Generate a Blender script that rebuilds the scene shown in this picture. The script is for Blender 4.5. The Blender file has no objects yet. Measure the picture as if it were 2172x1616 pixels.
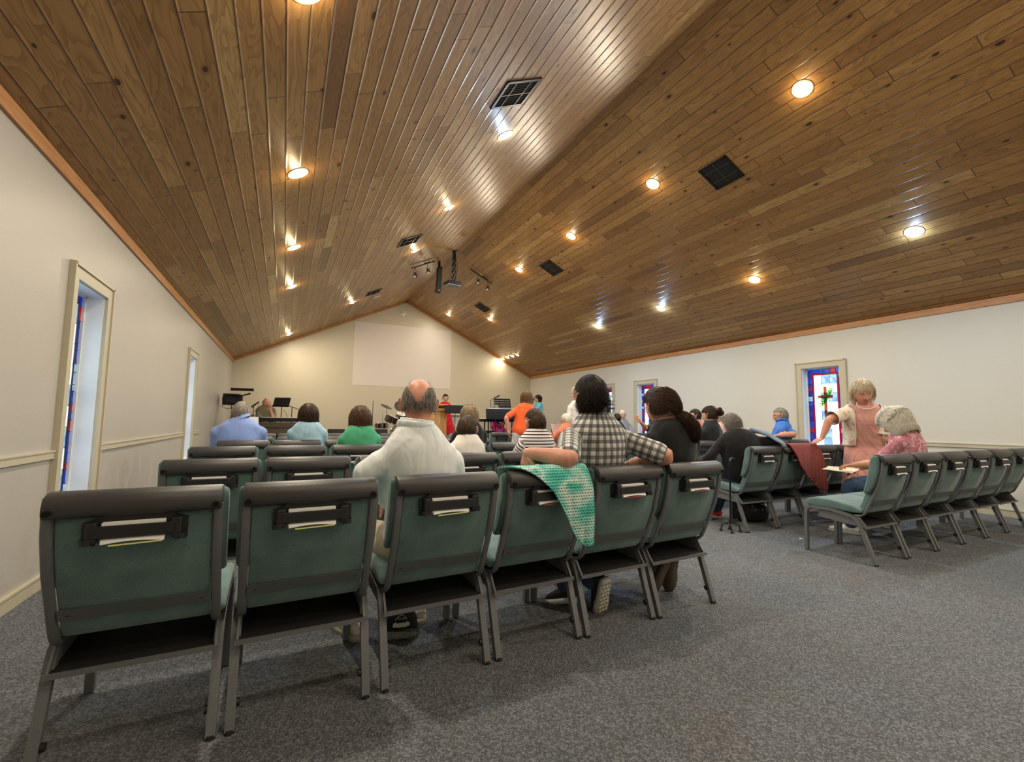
import bpy, bmesh, math, random
import numpy as np
from mathutils import Vector, Matrix, Euler
from math import sin, cos, pi, sqrt, radians, atan2, hypot

SC = bpy.context.scene
COL = SC.collection

# ---------------------------------------------------------------- camera
CAM_H = 1.1077
YAW, PITCH, ROLL = radians(26.388), radians(5.011), radians(0.648)
_f = Vector((sin(YAW)*cos(PITCH), cos(YAW)*cos(PITCH), sin(PITCH)))
_r = Vector((cos(YAW), -sin(YAW), 0.0))
_u = _r.cross(_f)
_r2 = cos(ROLL)*_r + sin(ROLL)*_u
_u2 = -sin(ROLL)*_r + cos(ROLL)*_u
cam_data = bpy.data.cameras.new('camera')
cam_data.sensor_fit = 'HORIZONTAL'; cam_data.sensor_width = 36.0
cam_data.lens = 967.07/2172*36.0
cam_data.clip_start = 0.03; cam_data.clip_end = 200
cam = bpy.data.objects.new('camera', cam_data); COL.objects.link(cam)
M = Matrix(((_r2.x, _u2.x, -_f.x, 0.0), (_r2.y, _u2.y, -_f.y, 0.0), (_r2.z, _u2.z, -_f.z, CAM_H), (0, 0, 0, 1)))
cam.matrix_world = M
SC.camera = cam

# ---------------------------------------------------------------- world, exposure
W = bpy.data.worlds.new('sky'); SC.world = W; W.use_nodes = True
WN = W.node_tree.nodes; WL = W.node_tree.links
WN['Background'].inputs[0].default_value = (0.80, 0.90, 1.0, 1)
WN['Background'].inputs[1].default_value = 16.0
SC.view_settings.view_transform = 'Standard'
SC.view_settings.look = 'None'
SC.view_settings.exposure = 0.0
SC.view_settings.gamma = 1.0
SC.view_settings.use_curve_mapping = False
SC.cycles.use_denoising = True
SC.cycles.max_bounces = 10; SC.cycles.diffuse_bounces = 6
SC.cycles.sample_clamp_indirect = 4.0

WARM = (1.0, 0.88, 0.70); COOL = (0.66, 0.83, 1.0); STAGE = (1.0, 0.83, 0.56)
P_CAN = 40.0        # watts of one ceiling lamp

# ---------------------------------------------------------------- room numbers
XL, XR, XC = -1.362, 8.054, 3.404
ZE, ZR, YF, YB = 2.742, 4.999, 14.716, -2.7
PHL = math.atan((ZR-ZE)/(XC-XL)); PHR = math.atan((ZR-ZE)/(XR-XC))
rnd = random.Random(7)

# ---------------------------------------------------------------- materials
def new_mat(name):
    m = bpy.data.materials.new(name); m.use_nodes = True
    nt = m.node_tree; b = nt.nodes['Principled BSDF']
    return m, nt, b
def N(nt, typ, **kw):
    n = nt.nodes.new(typ)
    for k, v in kw.items():
        if k.startswith('i_'): n.inputs[int(k[2:])].default_value = v
        else: setattr(n, k, v)
    return n
def math_n(nt, op, a, b=None, clamp=False):
    n = nt.nodes.new('ShaderNodeMath'); n.operation = op; n.use_clamp = clamp
    for i, v in enumerate((a, b)):
        if v is None: continue
        if isinstance(v, (int, float)): n.inputs[i].default_value = v
        else: nt.links.new(v, n.inputs[i])
    return n.outputs[0]
def mixc(nt, fac, a, b, mode='MIX'):
    n = nt.nodes.new('ShaderNodeMix'); n.data_type = 'RGBA'; n.blend_type = mode
    for idx, v in ((0, fac), (6, a), (7, b)):
        if isinstance(v, (int, float)): n.inputs[idx].default_value = v
        elif isinstance(v, (tuple, list)): n.inputs[idx].default_value = tuple(v)+((1,) if len(v) == 3 else ())
        else: nt.links.new(v, n.inputs[idx])
    return n.outputs[2]
def ramp(nt, fac, stops):
    n = nt.nodes.new('ShaderNodeValToRGB'); cr = n.color_ramp
    while len(cr.elements) > 1: cr.elements.remove(cr.elements[-1])
    cr.elements[0].position = stops[0][0]; cr.elements[0].color = tuple(stops[0][1])+(1,)
    for p, c in stops[1:]:
        e = cr.elements.new(p); e.color = tuple(c)+(1,)
    nt.links.new(fac, n.inputs[0]); return n.outputs[0]
def bump(nt, b, h, strength=0.2, dist=0.01):
    n = nt.nodes.new('ShaderNodeBump'); n.inputs['Strength'].default_value = strength; n.inputs['Distance'].default_value = dist
    nt.links.new(h, n.inputs['Height']); nt.links.new(n.outputs[0], b.inputs['Normal'])
_mats = {}
def simple(name, col, rough=0.6, metal=0.0, noise=0.0, nscale=20.0, bmp=0.0, bscale=None, spec=0.5, sheen=0.0, coat=0.0):
    if name in _mats: return _mats[name]
    m, nt, b = new_mat(name)
    b.inputs['Roughness'].default_value = rough; b.inputs['Metallic'].default_value = metal
    b.inputs['Specular IOR Level'].default_value = spec
    b.inputs['Coat Weight'].default_value = coat
    if sheen: b.inputs['Sheen Weight'].default_value = sheen
    tc = N(nt, 'ShaderNodeTexCoord'); nz = N(nt, 'ShaderNodeTexNoise'); nz.inputs['Scale'].default_value = nscale; nz.inputs['Detail'].default_value = 4
    nt.links.new(tc.outputs['Object'], nz.inputs['Vector'])
    lo = tuple(c*(1-noise) for c in col); hi = tuple(min(1, c*(1+noise)) for c in col)
    c = ramp(nt, nz.outputs[0], [(0.3, lo), (0.7, hi)])
    nt.links.new(c, b.inputs['Base Color'])
    if bmp:
        n2 = N(nt, 'ShaderNodeTexNoise'); n2.inputs['Scale'].default_value = bscale or nscale; n2.inputs['Detail'].default_value = 6
        nt.links.new(tc.outputs['Object'], n2.inputs['Vector']); bump(nt, b, n2.outputs[0], bmp, 0.004)
    _mats[name] = m; return m

def mat_planks(name, seed, board=0.132, tint=(1, 1, 1)):
    """pine boards along V of a UV map in metres"""
    m, nt, b = new_mat(name)
    uv = N(nt, 'ShaderNodeUVMap'); sep = N(nt, 'ShaderNodeSeparateXYZ'); nt.links.new(uv.outputs[0], sep.inputs[0])
    U, V = sep.outputs[0], sep.outputs[1]
    ub = math_n(nt, 'DIVIDE', U, board)
    row = math_n(nt, 'FLOOR', ub); fu = math_n(nt, 'FRACT', ub)
    wn = N(nt, 'ShaderNodeTexWhiteNoise', noise_dimensions='1D'); nt.links.new(math_n(nt, 'ADD', row, seed), wn.inputs['W'])
    r1 = wn.outputs[0]
    L = math_n(nt, 'ADD', math_n(nt, 'MULTIPLY', r1, 1.5), 1.1)
    vv = math_n(nt, 'DIVIDE', math_n(nt, 'ADD', V, math_n(nt, 'MULTIPLY', r1, 37.7)), L)
    # jitter the joints: two interleaved lengths
    vv = math_n(nt, 'ADD', vv, math_n(nt, 'MULTIPLY', math_n(nt, 'SINE', math_n(nt, 'MULTIPLY', vv, 2.1)), 0.25))
    cell = math_n(nt, 'FLOOR', vv); fv = math_n(nt, 'FRACT', vv)
    cmb = N(nt, 'ShaderNodeCombineXYZ'); nt.links.new(row, cmb.inputs[0]); nt.links.new(cell, cmb.inputs[1]); cmb.inputs[2].default_value = seed
    w2 = N(nt, 'ShaderNodeTexWhiteNoise', noise_dimensions='3D'); nt.links.new(cmb.outputs[0], w2.inputs['Vector'])
    rb = w2.outputs[0]
    # grain, one pattern per board
    off = math_n(nt, 'MULTIPLY', rb, 53.0)
    g = N(nt, 'ShaderNodeCombineXYZ')
    nt.links.new(math_n(nt, 'ADD', U, off), g.inputs[0]); nt.links.new(math_n(nt, 'ADD', math_n(nt, 'MULTIPLY', V, 0.16), off), g.inputs[1])
    n1 = N(nt, 'ShaderNodeTexNoise'); n1.inputs['Scale'].default_value = 9.0; n1.inputs['Detail'].default_value = 2.0; n1.inputs['Distortion'].default_value = 0.6
    nt.links.new(g.outputs[0], n1.inputs['Vector'])
    rings = math_n(nt, 'FRACT', math_n(nt, 'MULTIPLY', n1.outputs[0], 9.0))
    rings = math_n(nt, 'POWER', rings, 2.0)
    n2 = N(nt, 'ShaderNodeTexNoise'); n2.inputs['Scale'].default_value = 60.0; n2.inputs['Detail'].default_value = 3.0
    g2 = N(nt, 'ShaderNodeCombineXYZ'); nt.links.new(math_n(nt, 'ADD', U, off), g2.inputs[0]); nt.links.new(math_n(nt, 'MULTIPLY', V, 0.06), g2.inputs[1])
    nt.links.new(g2.outputs[0], n2.inputs['Vector'])
    base = ramp(nt, rb, [(p, tuple(a*b_ for a, b_ in zip(c_, tint))) for p, c_ in [(0.0, (0.23, 0.125, 0.050)), (0.08, (0.36, 0.200, 0.076)), (0.45, (0.425, 0.240, 0.090)), (0.85, (0.47, 0.272, 0.104)), (0.96, (0.52, 0.315, 0.128)), (1.0, (0.62, 0.42, 0.18))]])
    c = mixc(nt, math_n(nt, 'MULTIPLY', rings, 0.50), base, (0.125, 0.050, 0.016))
    c = mixc(nt, math_n(nt, 'MULTIPLY', n2.outputs[0], 0.30), c, (0.11, 0.045, 0.014))
    # knots
    k = N(nt, 'ShaderNodeCombineXYZ'); nt.links.new(math_n(nt, 'MULTIPLY', U, 4.2), k.inputs[0]); nt.links.new(math_n(nt, 'MULTIPLY', V, 2.2), k.inputs[1]); k.inputs[2].default_value = seed
    vo = N(nt, 'ShaderNodeTexVoronoi', voronoi_dimensions='2D'); vo.inputs['Scale'].default_value = 1.0; nt.links.new(k.outputs[0], vo.inputs['Vector'])
    sepc = N(nt, 'ShaderNodeSeparateColor'); nt.links.new(vo.outputs['Color'], sepc.inputs[0])
    sel = math_n(nt, 'GREATER_THAN', sepc.outputs[0], 0.55)
    size = math_n(nt, 'ADD', math_n(nt, 'MULTIPLY', sepc.outputs[1], 0.048), 0.024)
    kn = math_n(nt, 'MULTIPLY', math_n(nt, 'LESS_THAN', vo.outputs['Distance'], size), sel)
    kh = math_n(nt, 'MULTIPLY', math_n(nt, 'LESS_THAN', vo.outputs['Distance'], math_n(nt, 'MULTIPLY', size, 1.9)), sel)
    c = mixc(nt, math_n(nt, 'MULTIPLY', kh, 0.32), c, (0.13, 0.05, 0.015))
    c = mixc(nt, math_n(nt, 'MULTIPLY', kn, 0.88), c, (0.028, 0.011, 0.005))
    # grooves and joints
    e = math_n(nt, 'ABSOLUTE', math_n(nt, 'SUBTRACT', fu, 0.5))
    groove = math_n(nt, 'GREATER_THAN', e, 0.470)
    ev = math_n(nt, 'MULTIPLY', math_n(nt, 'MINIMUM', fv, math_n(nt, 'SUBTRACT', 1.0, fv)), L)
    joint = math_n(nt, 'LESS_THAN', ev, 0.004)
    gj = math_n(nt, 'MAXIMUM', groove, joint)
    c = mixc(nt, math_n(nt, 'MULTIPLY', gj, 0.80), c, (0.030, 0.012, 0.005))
    nt.links.new(c, b.inputs['Base Color'])
    b.inputs['Roughness'].default_value = 0.38
    b.inputs['Specular IOR Level'].default_value = 0.5
    hh = math_n(nt, 'SMOOTH_MIN', math_n(nt, 'MULTIPLY', math_n(nt, 'SUBTRACT', 0.5, e), 12.0), 1.0)
    hh = math_n(nt, 'ADD', hh, math_n(nt, 'MULTIPLY', n2.outputs[0], 0.06))
    bump(nt, b, hh, 0.9, 0.004)
    return m

def mat_carpet():
    m, nt, b = new_mat('loop_carpet')
    tc = N(nt, 'ShaderNodeTexCoord')
    vo = N(nt, 'ShaderNodeTexVoronoi'); vo.inputs['Scale'].default_value = 150.0; nt.links.new(tc.outputs['Object'], vo.inputs['Vector'])
    nz = N(nt, 'ShaderNodeTexNoise'); nz.inputs['Scale'].default_value = 190.0; nz.inputs['Detail'].default_value = 4; nz.inputs['Roughness'].default_value = .75; nt.links.new(tc.outputs['Object'], nz.inputs['Vector'])
    big = N(nt, 'ShaderNodeTexNoise'); big.inputs['Scale'].default_value = 1.3; big.inputs['Detail'].default_value = 2; nt.links.new(tc.outputs['Object'], big.inputs['Vector'])
    sp = N(nt, 'ShaderNodeSeparateColor'); nt.links.new(vo.outputs['Color'], sp.inputs[0])
    vo.inputs['Scale'].default_value = 150.0
    v = math_n(nt, 'ADD', math_n(nt, 'MULTIPLY', sp.outputs[0], 0.55), math_n(nt, 'MULTIPLY', nz.outputs[0], 0.45))
    c = ramp(nt, v, [(0.2, (0.030, 0.035, 0.042)), (0.5, (0.105, 0.117, 0.128)), (0.75, (0.29, 0.31, 0.325))])
    c = mixc(nt, 0.5, c, ramp(nt, big.outputs[0], [(0.35, (0.112, 0.124, 0.140)), (0.65, (0.126, 0.128, 0.126))]))
    nt.links.new(c, b.inputs['Base Color'])
    b.inputs['Roughness'].default_value = 0.95; b.inputs['Specular IOR Level'].default_value = 0.15
    bump(nt, b, vo.outputs['Distance'], 0.6, 0.006)
    return m

def mat_wall(name, col, scuff=0.0):
    m, nt, b = new_mat(name)
    tc = N(nt, 'ShaderNodeTexCoord')
    nz = N(nt, 'ShaderNodeTexNoise'); nz.inputs['Scale'].default_value = 0.9; nz.inputs['Detail'].default_value = 3; nt.links.new(tc.outputs['Object'], nz.inputs['Vector'])
    st = N(nt, 'ShaderNodeMapping'); st.inputs['Scale'].default_value = (6, 6, 0.8); nt.links.new(tc.outputs['Object'], st.inputs[0])
    n3 = N(nt, 'ShaderNodeTexNoise'); n3.inputs['Scale'].default_value = 1.2; n3.inputs['Detail'].default_value = 4; nt.links.new(st.outputs[0], n3.inputs['Vector'])
    c = ramp(nt, nz.outputs[0], [(0.3, tuple(x*0.96 for x in col)), (0.7, col)])
    # scuffs on the lower part only
    sep = N(nt, 'ShaderNodeSeparateXYZ'); nt.links.new(tc.outputs['Object'], sep.inputs[0])
    low = math_n(nt, 'LESS_THAN', sep.outputs[2], 0.83)
    sc = math_n(nt, 'MULTIPLY', math_n(nt, 'MULTIPLY', math_n(nt, 'SUBTRACT', n3.outputs[0], 0.52, True), 3.0, True), low)
    c = mixc(nt, math_n(nt, 'MULTIPLY', sc, scuff), c, (0.42, 0.36, 0.28))
    nt.links.new(c, b.inputs['Base Color']); b.inputs['Roughness'].default_value = 0.42
    n2 = N(nt, 'ShaderNodeTexNoise'); n2.inputs['Scale'].default_value = 45; n2.inputs['Detail'].default_value = 4; nt.links.new(tc.outputs['Object'], n2.inputs['Vector'])
    bump(nt, b, n2.outputs[0], 0.25, 0.003)
    return m

def mat_wood(name, dark, light, rough=0.45, axis=2):
    if name in _mats: return _mats[name]
    m, nt, b = new_mat(name)
    tc = N(nt, 'ShaderNodeTexCoord'); mp = N(nt, 'ShaderNodeMapping')
    s = [14, 14, 14]; s[axis] = 1.2; mp.inputs['Scale'].default_value = s
    nt.links.new(tc.outputs['Object'], mp.inputs[0])
    nz = N(nt, 'ShaderNodeTexNoise'); nz.inputs['Scale'].default_value = 2.0; nz.inputs['Detail'].default_value = 5; nz.inputs['Distortion'].default_value = 0.8
    nt.links.new(mp.outputs[0], nz.inputs['Vector'])
    nt.links.new(ramp(nt, nz.outputs[0], [(0.3, dark), (0.7, light)]), b.inputs['Base Color'])
    b.inputs['Roughness'].default_value = rough
    _mats[name] = m; return m

def mat_fabric(name, col, col2=None, scale=300.0, rough=0.9, bmp=0.5):
    """upholstery with a fine weave"""
    if name in _mats: return _mats[name]
    m, nt, b = new_mat(name)
    tc = N(nt, 'ShaderNodeTexCoord')
    nz = N(nt, 'ShaderNodeTexNoise'); nz.inputs['Scale'].default_value = scale; nz.inputs['Detail'].default_value = 3; nt.links.new(tc.outputs['Object'], nz.inputs['Vector'])
    n2 = N(nt, 'ShaderNodeTexNoise'); n2.inputs['Scale'].default_value = 9; n2.inputs['Detail'].default_value = 3; nt.links.new(tc.outputs['Object'], n2.inputs['Vector'])
    v = math_n(nt, 'ADD', math_n(nt, 'MULTIPLY', nz.outputs[0], 0.6), math_n(nt, 'MULTIPLY', n2.outputs[0], 0.4))
    hi = col2 or tuple(c*1.25 for c in col); lo = tuple(c*0.8 for c in col)
    nt.links.new(ramp(nt, v, [(0.35, lo), (0.65, hi)]), b.inputs['Base Color'])
    b.inputs['Roughness'].default_value = rough; b.inputs['Specular IOR Level'].default_value = 0.25
    b.inputs['Sheen Weight'].default_value = 0.25
    bump(nt, b, nz.outputs[0], bmp, 0.002)
    _mats[name] = m; return m

def mat_emit(name, col, s):
    m, nt, b = new_mat(name)
    b.inputs['Base Color'].default_value = (0.9, 0.9, 0.9, 1)
    b.inputs['Emission Color'].default_value = tuple(col)+(1,); b.inputs['Emission Strength'].default_value = s
    return m

# ---------------------------------------------------------------- mesh helpers
class MB:
    """collects shapes, then builds ONE mesh object"""
    def __init__(s): s.v = []; s.f = []; s.mi = []; s.uv = None
    def add(s, vs, fs, mi=0):
        o = len(s.v); s.v.extend([tuple(map(float, p)) for p in vs]); s.f.extend([tuple(i+o for i in f) for f in fs]); s.mi.extend([mi]*len(fs)); return s
    def box(s, c, d, rot=None, mi=0, taper=None):
        x, y, z = (k/2 for k in d)
        pts = []
        for sz in (-1, 1):
            for sx, sy in ((-1, -1), (1, -1), (1, 1), (-1, 1)):
                t = 1.0 if (taper is None or sz < 0) else taper
                p = Vector((sx*x*t, sy*y*t, sz*z))
                if rot is not None: p = rot @ p
                pts.append((p.x+c[0], p.y+c[1], p.z+c[2]))
        return s.add(pts, [(0, 3, 2, 1), (4, 5, 6, 7), (0, 1, 5, 4), (1, 2, 6, 5), (2, 3, 7, 6), (3, 0, 4, 7)], mi)
    def tube(s, path, rad, seg=10, up=None, mi=0, caps=True, closed=False):
        """rad: number, or list of numbers / (rx, ry) pairs; rx along 'up' x tangent"""
        P = [Vector(p) for p in path]; n = len(P)
        if isinstance(rad, tuple) or not isinstance(rad, list): rad = [rad]*n   # tuple = constant ellipse, list = one per point
        ref = Vector(up) if up is not None else None
        prev = None; vs = []
        for i in range(n):
            if closed: t = P[(i+1) % n]-P[i-1]
            else: t = P[min(i+1, n-1)]-P[max(i-1, 0)]
            if t.length < 1e-9: t = Vector((0, 0, 1))
            t.normalize()
            if ref is not None:
                a = ref - t*ref.dot(t)
                if a.length < 1e-4: a = prev or t.orthogonal()
            elif prev is None: a = t.orthogonal()
            else: a = prev - t*prev.dot(t)
            a.normalize(); prev = a; b_ = t.cross(a)
            r = rad[i]; rx, ry = (r if isinstance(r, (list, tuple)) else (r, r))
            for k in range(seg):
                an = 2*pi*k/seg+(pi/4 if seg == 4 else 0.0)
                q = P[i] + a*(cos(an)*rx) + b_*(sin(an)*ry)
                vs.append((q.x, q.y, q.z))
        fs = []
        rng = n if closed else n-1
        for i in range(rng):
            j = (i+1) % n
            for k in range(seg):
                k2 = (k+1) % seg
                fs.append((i*seg+k, i*seg+k2, j*seg+k2, j*seg+k))
        if caps and not closed:
            fs.append(tuple(range(seg-1, -1, -1))); fs.append(tuple((n-1)*seg+k for k in range(seg)))
        return s.add(vs, fs, mi)
    def prism(s, poly, x0, x1, mi=0, axis='x'):
        """poly in (y,z) extruded along x (axis 'x'), or (x,z) along y (axis 'y'), or (x,y) along z"""
        n = len(poly)
        def mk(a, p):
            return (a, p[0], p[1]) if axis == 'x' else ((p[0], a, p[1]) if axis == 'y' else (p[0], p[1], a))
        vs = [mk(x0, p) for p in poly]+[mk(x1, p) for p in poly]
        fs = [tuple(range(n-1, -1, -1)), tuple(range(n, 2*n))]+[(i, (i+1) % n, n+(i+1) % n, n+i) for i in range(n)]
        return s.add(vs, fs, mi)
    def sphere(s, c, r, seg=16, rings=10, rot=None, mi=0):
        rx, ry, rz = r if isinstance(r, (list, tuple)) else (r, r, r)
        vs = []
        for i in range(rings+1):
            th = pi*i/rings
            for k in range(seg):
                p = Vector((rx*sin(th)*cos(2*pi*k/seg), ry*sin(th)*sin(2*pi*k/seg), rz*cos(th)))
                if rot is not None: p = rot @ p
                vs.append((p.x+c[0], p.y+c[1], p.z+c[2]))
        fs = []
        for i in range(rings):
            for k in range(seg):
                k2 = (k+1) % seg
                fs.append((i*seg+k, (i+1)*seg+k, (i+1)*seg+k2, i*seg+k2))
        return s.add(vs, fs, mi)
    def cyl(s, p0, p1, r0, r1=None, seg=20, mi=0):
        return s.tube([p0, p1], [r0, r0 if r1 is None else r1], seg=seg, mi=mi)
    def lathe(s, prof, c=(0, 0, 0), seg=28, rot=None, mi=0):
        vs = []
        for r, z in prof:
            for k in range(seg):
                p = Vector((r*cos(2*pi*k/seg), r*sin(2*pi*k/seg), z))
                if rot is not None: p = rot @ p
                vs.append((p.x+c[0], p.y+c[1], p.z+c[2]))
        fs = [(i*seg+k, i*seg+(k+1) % seg, (i+1)*seg+(k+1) % seg, (i+1)*seg+k) for i in range(len(prof)-1) for k in range(seg)]
        return s.add(vs, fs, mi)
    def grid(s, fn, nu, nv, mi=0, thick=0.0):
        """surface fn(u,v)->point, optional thickness along its normal"""
        P = [[Vector(fn(i/nu, j/nv)) for j in range(nv+1)] for i in range(nu+1)]
        if not thick:
            vs = [tuple(P[i][j]) for i in range(nu+1) for j in range(nv+1)]
            fs = [(i*(nv+1)+j, (i+1)*(nv+1)+j, (i+1)*(nv+1)+j+1, i*(nv+1)+j+1) for i in range(nu) for j in range(nv)]
            return s.add(vs, fs, mi)
        top, bot = [], []
        for i in range(nu+1):
            for j in range(nv+1):
                du = P[min(i+1, nu)][j]-P[max(i-1, 0)][j]; dv = P[i][min(j+1, nv)]-P[i][max(j-1, 0)]
                n = du.cross(dv)
                if n.length > 1e-12: n.normalize()
                top.append(tuple(P[i][j]+n*thick/2)); bot.append(tuple(P[i][j]-n*thick/2))
        w = nv+1; o = len(top); fs = []
        for i in range(nu):
            for j in range(nv):
                a, b_, c, d = i*w+j, (i+1)*w+j, (i+1)*w+j+1, i*w+j+1
                fs.append((a, b_, c, d)); fs.append((o+a, o+d, o+c, o+b_))
        for i in range(nu):
            a, b_ = i*w, (i+1)*w; fs.append((a, o+a, o+b_, b_)); a, b_ = i*w+nv, (i+1)*w+nv; fs.append((b_, o+b_, o+a, a))
        for j in range(nv):
            a, b_ = j, j+1; fs.append((b_, o+b_, o+a, a)); a, b_ = nu*w+j, nu*w+j+1; fs.append((a, o+a, o+b_, b_))
        return s.add(top+bot, fs, mi)
    def mesh(s, name):
        me = bpy.data.meshes.new(name); me.from_pydata(s.v, [], s.f); me.validate(); return me
    def build(s, name, mats, parent=None, smooth=None, bevel=0.0, bseg=2, loc=None):
        me = s.mesh(name)
        if not isinstance(mats, (list, tuple)): mats = [mats]
        for m in mats: me.materials.append(m)
        if len(mats) > 1 and len(me.polygons) == len(s.mi): me.polygons.foreach_set('material_index', s.mi)
        bm = bmesh.new(); bm.from_mesh(me); bmesh.ops.recalc_face_normals(bm, faces=bm.faces)
        if bevel:
            es = [e for e in bm.edges if len(e.link_faces) == 2 and e.calc_face_angle(0) > 0.6]
            bmesh.ops.bevel(bm, geom=es, offset=bevel, segments=bseg, affect='EDGES', clamp_overlap=True, profile=0.5)
        bm.to_mesh(me); bm.free()
        if smooth is None: smooth = True
        if smooth:
            me.polygons.foreach_set('use_smooth', [True]*len(me.polygons))
            me.set_sharp_from_angle(angle=radians(38))
        o = bpy.data.objects.new(name, me); COL.objects.link(o)
        if parent is not None: o.parent = parent
        if loc is not None: o.location = loc
        return o

def tag(o, label=None, cat=None, group=None, kind=None):
    if label: o['label'] = label
    if cat: o['category'] = cat
    if group: o['group'] = group
    if kind: o['kind'] = kind
    return o
def empty(name, label, cat, loc=(0, 0, 0), rz=0.0, group=None, matrix=None):
    o = bpy.data.objects.new(name, None); COL.objects.link(o); o.empty_display_size = 0.1
    if matrix is not None: o.matrix_world = matrix
    else: o.location = loc; o.rotation_euler = (0, 0, rz)
    return tag(o, label, cat, group)
def copy_tree(o, parent=None):
    c = o.copy(); COL.objects.link(c)
    if parent is not None: c.parent = parent
    for ch in list(o.children): copy_tree(ch, c)
    return c
def struct(o): o['kind'] = 'structure'; return o
# ================================================================ THE ROOM
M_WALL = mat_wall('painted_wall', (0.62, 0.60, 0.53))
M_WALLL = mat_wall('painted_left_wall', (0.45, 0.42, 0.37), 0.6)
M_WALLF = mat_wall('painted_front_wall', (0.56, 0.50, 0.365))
M_TRIM = simple('tan_trim_paint', (0.50, 0.45, 0.33), 0.45, noise=0.03)
M_TRIMWOOD = mat_wood('orange_pine_trim', (0.42, 0.17, 0.05), (0.58, 0.27, 0.09), 0.4, axis=1)
M_REVEAL = simple('window_reveal_paint', (0.75, 0.78, 0.80), 0.5, noise=0.02)
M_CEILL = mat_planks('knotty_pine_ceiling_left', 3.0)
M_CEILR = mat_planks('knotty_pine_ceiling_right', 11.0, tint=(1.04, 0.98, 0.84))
WT = 0.22   # wall thickness

# floor
struct(MB().box((XC, (YF+YB)/2, -0.05), (XR-XL+1.2, YF-YB+1.2, 0.10)).build('floor', mat_carpet(), smooth=False))

def holed_wall(name, x, out, holes, mat):
    """side wall standing on plane x, thick towards 'out', holes = [(y0,y1,z0,z1)]"""
    mb = MB(); xc = x+out*WT/2; y = YB
    for (y0, y1, z0, z1) in holes:
        mb.box((xc, (y+y0)/2, ZE/2), (WT, y0-y, ZE))
        mb.box((xc, (y0+y1)/2, z0/2), (WT, y1-y0, z0))
        mb.box((xc, (y0+y1)/2, (z1+ZE)/2), (WT, y1-y0, ZE-z1))
        y = y1
    mb.box((xc, (y+YF)/2, ZE/2), (WT, YF-y, ZE))
    return struct(mb.build(name, mat, smooth=False))
WZ0, WZ1 = 0.46, 2.07
LW = [(4.16, 4.76), (8.44, 9.02)]
RW = [(4.235, 4.845), (8.40, 9.01), (9.99, 10.60)]
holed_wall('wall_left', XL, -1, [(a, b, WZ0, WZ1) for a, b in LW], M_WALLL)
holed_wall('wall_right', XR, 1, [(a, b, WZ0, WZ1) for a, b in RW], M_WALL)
gable = [(XL-WT, 0), (XR+WT, 0), (XR+WT, ZE), (XC, ZR+0.02), (XL-WT, ZE)]
struct(MB().prism(gable, YF, YF+0.2, axis='y').build('wall_front', M_WALLF, smooth=False))
struct(MB().prism(gable, YB-0.2, YB, axis='y').build('wall_back', M_WALL, smooth=False))

def slope_frame(side):
    if side < 0: return Vector((cos(PHL), 0, sin(PHL))), Vector((sin(PHL), 0, -cos(PHL)))
    return Vector((-cos(PHR), 0, sin(PHR))), Vector((-sin(PHR), 0, -cos(PHR)))
def slope_pt(x, y):
    z = ZR-(XC-x)*(ZR-ZE)/(XC-XL) if x <= XC else ZR-(x-XC)*(ZR-ZE)/(XR-XC)
    return Vector((x, y, z))
def slope_mat(x, y, off=0.0):
    """local x up the slope, y along the room, z out of the ceiling into the room"""
    side = -1 if x <= XC else 1
    eu, n = slope_frame(side); p = slope_pt(x, y)+n*off
    ey = n.cross(eu)
    return Matrix(((eu.x, ey.x, n.x, p.x), (eu.y, ey.y, n.y, p.y), (eu.z, ey.z, n.z, p.z), (0, 0, 0, 1)))
def ceiling(name, side, mat):
    eu, n = slope_frame(side); x0 = XL-0.4 if side < 0 else XR+0.4
    a0 = slope_pt(XL, 0) if side < 0 else slope_pt(XR, 0)
    p0 = Vector((a0.x, 0, a0.z))-eu*0.45; p1 = Vector((XC, 0, ZR))
    q0, q1 = p0-n*0.12, Vector((XC, 0, ZR+0.13))
    ya, yb = YB-0.2, YF+0.2
    vs = []
    for y in (ya, yb):
        for p in (p0, p1, q1, q0): vs.append((p.x, y, p.z))
    me = bpy.data.meshes.new(name); me.from_pydata(vs, [], [(0, 1, 5, 4), (1, 2, 6, 5), (2, 3, 7, 6), (3, 0, 4, 7), (0, 3, 2, 1), (4, 5, 6, 7)])
    uv = me.uv_layers.new(name='UVMap')
    for l in me.loops:
        v = Vector(me.vertices[l.vertex_index].co); uv.data[l.index].uv = ((v-Vector((p0.x, v.y, p0.z))).dot(eu), v.y)
    me.materials.append(mat); o = bpy.data.objects.new(name, me); COL.objects.link(o)
    return struct(o)
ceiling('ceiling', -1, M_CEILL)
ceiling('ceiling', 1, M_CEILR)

# wooden trim where the ceiling meets the walls
tn = [0]
def trim(mb, mat=M_TRIM, name=None, bevel=0.0, smooth=False):
    tn[0] += 1
    return struct(mb.build(name or 'trim_%d' % tn[0], mat, smooth=smooth, bevel=bevel))
for x, s in ((XL, 1), (XR, -1)):
    trim(MB().box((x+s*0.010, (YF+YB)/2, ZE-0.045), (0.020, YF-YB, 0.09)), M_TRIMWOOD)
for side in (-1, 1):
    eu, n = slope_frame(side); a = slope_pt(XL if side < 0 else XR, 0); L = (Vector((XC, 0, ZR))-Vector((a.x, 0, a.z))).length
    mid = Vector((a.x, 0, a.z))+eu*L/2
    rot = Matrix((eu, Vector((0, 1, 0)), eu.cross(Vector((0, 1, 0))))).transposed()
    trim(MB().box((mid.x+n.x*.03, YF-0.010, mid.z+n.z*.03), (L, 0.020, 0.06), rot=rot), mat_wood('orange_pine_gable', (0.40, 0.16, 0.05), (0.55, 0.26, 0.09), 0.4, axis=0))

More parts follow.
